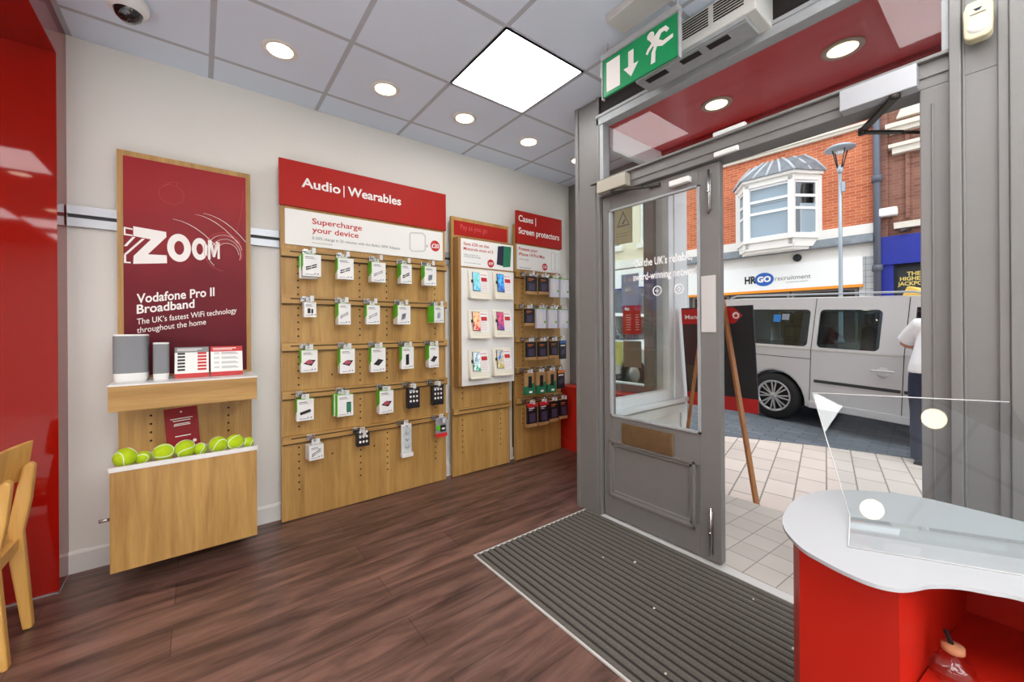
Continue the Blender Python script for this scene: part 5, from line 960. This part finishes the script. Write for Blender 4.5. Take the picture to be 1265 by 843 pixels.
# brown building with blue shop front
b2 = building('brown_building', 'brown brick building with stone bands and blue amusement shop front', (13.02, 2.262, -.09))
o_ = .09
MB().box(0, 9, 0, .3, 3.4, 9.4).box(.55, .62, -.06, 0, 3.9, 6.0).box(0.02, .25, -.05, 0, 3.4, 9.4).box(1.15, 1.22, -.06, 0, 3.9, 6.0).build('brick_wall', 'brick_brown', b2)
MB().box(.33, 2.6, -.16, 0, 5.42, 5.56).box(.27, 2.7, -.22, 0, 5.56, 5.64).box(.28, 2.7, -.18, 0, 5.92, 6.02).box(.22, 2.8, -.25, 0, 6.02, 6.12).build('stone_band', 'stone', b2)
MB().prism([(.4, 6.25), (2.6, 6.25), (2.6, 6.7), (.8, 6.62), (.5, 6.5)], -.12, 0).build('stone_carving', 'stone', b2)
MB().box(.35, 2.5, -.14, 0, 3.66, 3.8).build('window_sill', 'stone', b2); MB().bbox(.06, .42, -.2, 0, 3.98, 4.18, .03).build('alarm_box', 'white_plastic', b2)
MB().tube([(.62, -.1, 3.6), (.5, -.3, 3.56), (.48, -.34, 3.54)], .035, 8).build('flood_light', 'dark_metal', b2)
MB().box(0, 9, -.12, .3, 2.83, 3.5).build('fascia', 'shop_blue', b2); MB().box(.0, .34, -.06, .3, 0, 2.83).build('pilaster', 'shop_blue', b2); MB().box(3.2, 3.5, -.06, .3, 0, 2.83).build('pilaster', 'shop_blue', b2)
w_ = MB().plate(rect(.34, 3.2, .1, 2.83), [rect(.4, 3.14, .5, 2.77)], 0, .06).build('shop_window', 'ink_black', b2); MB().box(.4, 3.14, .03, .04, .5, 2.77).build('window_film', 'interior_dark', w_)
tx = MB(); 
for wd, zz, ww in (('THE', 2.46, .23), ('HIGHEST', 2.345, .46), ('JACKPOTS', 2.23, .54)): text_mb(tx, wd, .67, zz+.09, .085, .026, ww, 'C', bold=.03)
tx.build('lettering', 'gold', w_); MB().box(3.5, 9, 0, .3, 0, 2.83).build('shop_wall', 'shop_blue', b2)
# neighbours up the street, seen through the glass of the door and the bay
b3 = building('cream_building', 'cream shop building with white sash windows seen through the door glass', (12.6, 13.3, .3))
def front(b_, x0, x1, ztop, wall, wins, shop, band='stone_white', sign='sign_white', blue=None):
    MB().plate(rect(x0, x1, 3.5, ztop), [rect(*w_) for w_ in wins], 0, .25).build('front_wall', wall, b_); MB().box(x0, x1, .8, .85, 3.5, ztop).build('inner_wall', 'interior_dark', b_)
    MB().box(x0, x1, .25, 3, ztop-.1, ztop).build('roof', 'lead', b_); MB().box(x0, x1, -.12, .25, 3.25, 3.55).build('band', band, b_)
    MB().box(x0+.1, x1-.1, -.1, .2, 2.5, 3.2).build('sign_board', sign, b_)
    MB().box(x0, x0+.3, -.04, .25, 0, 3.3).box(x1-.3, x1, -.04, .25, 0, 3.3).box(x0, x1, .0, .25, 0, .5).build('pier', shop, b_)
    n = 3; w0 = (x1-x0-.6)/n
    for i in range(n):
        a = x0+.3+i*w0; s_ = MB().plate(rect(a, a+w0, .5, 2.5), [rect(a+.06, a+w0-.06, .56, 2.44)], 0, .08).build('shop_window', blue or 'frame_grey', b_); MB().box(a+.06, a+w0-.06, .03, .04, .56, 2.44).build('pane', 'shop_glass', s_)
    MB().box(x0+.2, x1-.2, 1.8, 1.85, 0, 3.4).build('shop_back', 'interior_dark', b_)
    for w_ in wins: sash(b_, *w_, .05, (.5,), (), .08, True); 
    for w_ in wins: MB().box(w_[0]-.1, w_[1]+.1, -.1, 0, w_[2]-.16, w_[2]).build('sill', 'stone_white', b_)
front(b3, 0, 6.3, 9.3, 'cream_render', [(.5, 1.7, 4.1, 6.3), (2.4, 3.7, 4.1, 6.3), (4.5, 5.7, 4.1, 6.3), (.5, 1.7, 7.1, 8.7), (2.4, 3.7, 7.1, 8.7), (4.5, 5.7, 7.1, 8.7)], 'stone_white', blue='shop_blue')
b4 = building('yellow_brick_building', 'yellow brick building with white trim farthest up the street', (12.1, 20.4, .5))
front(b4, 0, 6.9, 9.0, 'brick_yellow', [(.8, 2.1, 4.1, 6.2), (2.9, 4.2, 4.1, 6.2), (5.0, 6.2, 4.1, 6.2), (.8, 2.1, 7.1, 8.4), (2.9, 4.2, 7.1, 8.4), (5.0, 6.2, 7.1, 8.4)], 'stone_white', sign='sign_red')
b5 = building('end_building', 'pale building closing the street beyond the bay window', (9.5, 28.5, .9), R(-20))
front(b5, -8, 4, 9.5, 'stone_white', [(-7, -5.8, 4.1, 6.2), (-4.6, -3.4, 4.1, 6.2), (-2.2, -1, 4.1, 6.2), (.6, 1.8, 4.1, 6.2)], 'stone')
# pale car with yellow bonnet stripe up the street
t = thing('parked_car', (6.6, 5.9, gz(5.2)), 'white and pale yellow car parked up the street, seen through the bay window', 'car'); t.rotation_euler = (0, .045, R(-94))
cl = [(-1.95, .35), (-1.9, .25)]+arch(-1.3, .33)+arch(1.25, .33)+[(1.95, .25), (2.0, .45), (1.9, .72), (1.0, .93), (-1.85, .95)]
def cshell(poly, ins): n = len(poly); a = [(x, ins(z), z) for x, z in poly]+[(x, 1.7-ins(z), z) for x, z in poly]; return MB().add(a, [tuple(range(n)), tuple(range(n, 2*n))[::-1]]+[(k, (k+1) % n, n+(k+1) % n, n+k) for k in range(n)])
cshell(cl, lambda z: .03*(1-z)).build('body', 'car_white', t, .03); cshell([(-1.8, .94), (1.0, .94), (.35, 1.42), (-1.2, 1.45), (-1.7, 1.2)], lambda z: .03+(z-.94)*.3).build('cabin', 'shop_glass', t, .04)
cshell([(-1.25, 1.41), (.38, 1.40), (.3, 1.47), (-1.15, 1.50)], lambda z: .16).build('roof', 'car_white', t, .02); MB().box(-1.2, 1.0, -.01, .02, .45, .9).build('yellow_panel', 'hi_vis', t)
for cx in (-1.3, 1.25):
    for yb in (.02, 1.5): w_ = MB().lathe([(.18, yb), (.28, yb), (.3, yb+.03), (.3, yb+.15), (.28, yb+.18), (.18, yb+.18), (.18, yb)], (cx, 0, .3), 28, 'y').build('wheel', 'tyre', t); MB().lathe([(0, yb+.02), (.19, yb+.02), (.19, yb+.16), (0, yb+.16)], (cx, 0, .3), 20, 'y').build('rim', 'rim', w_)
MB().ball((.75, -.08, 1.0), .09, (.6, 1, .7)).build('mirror', 'ink_black', t)
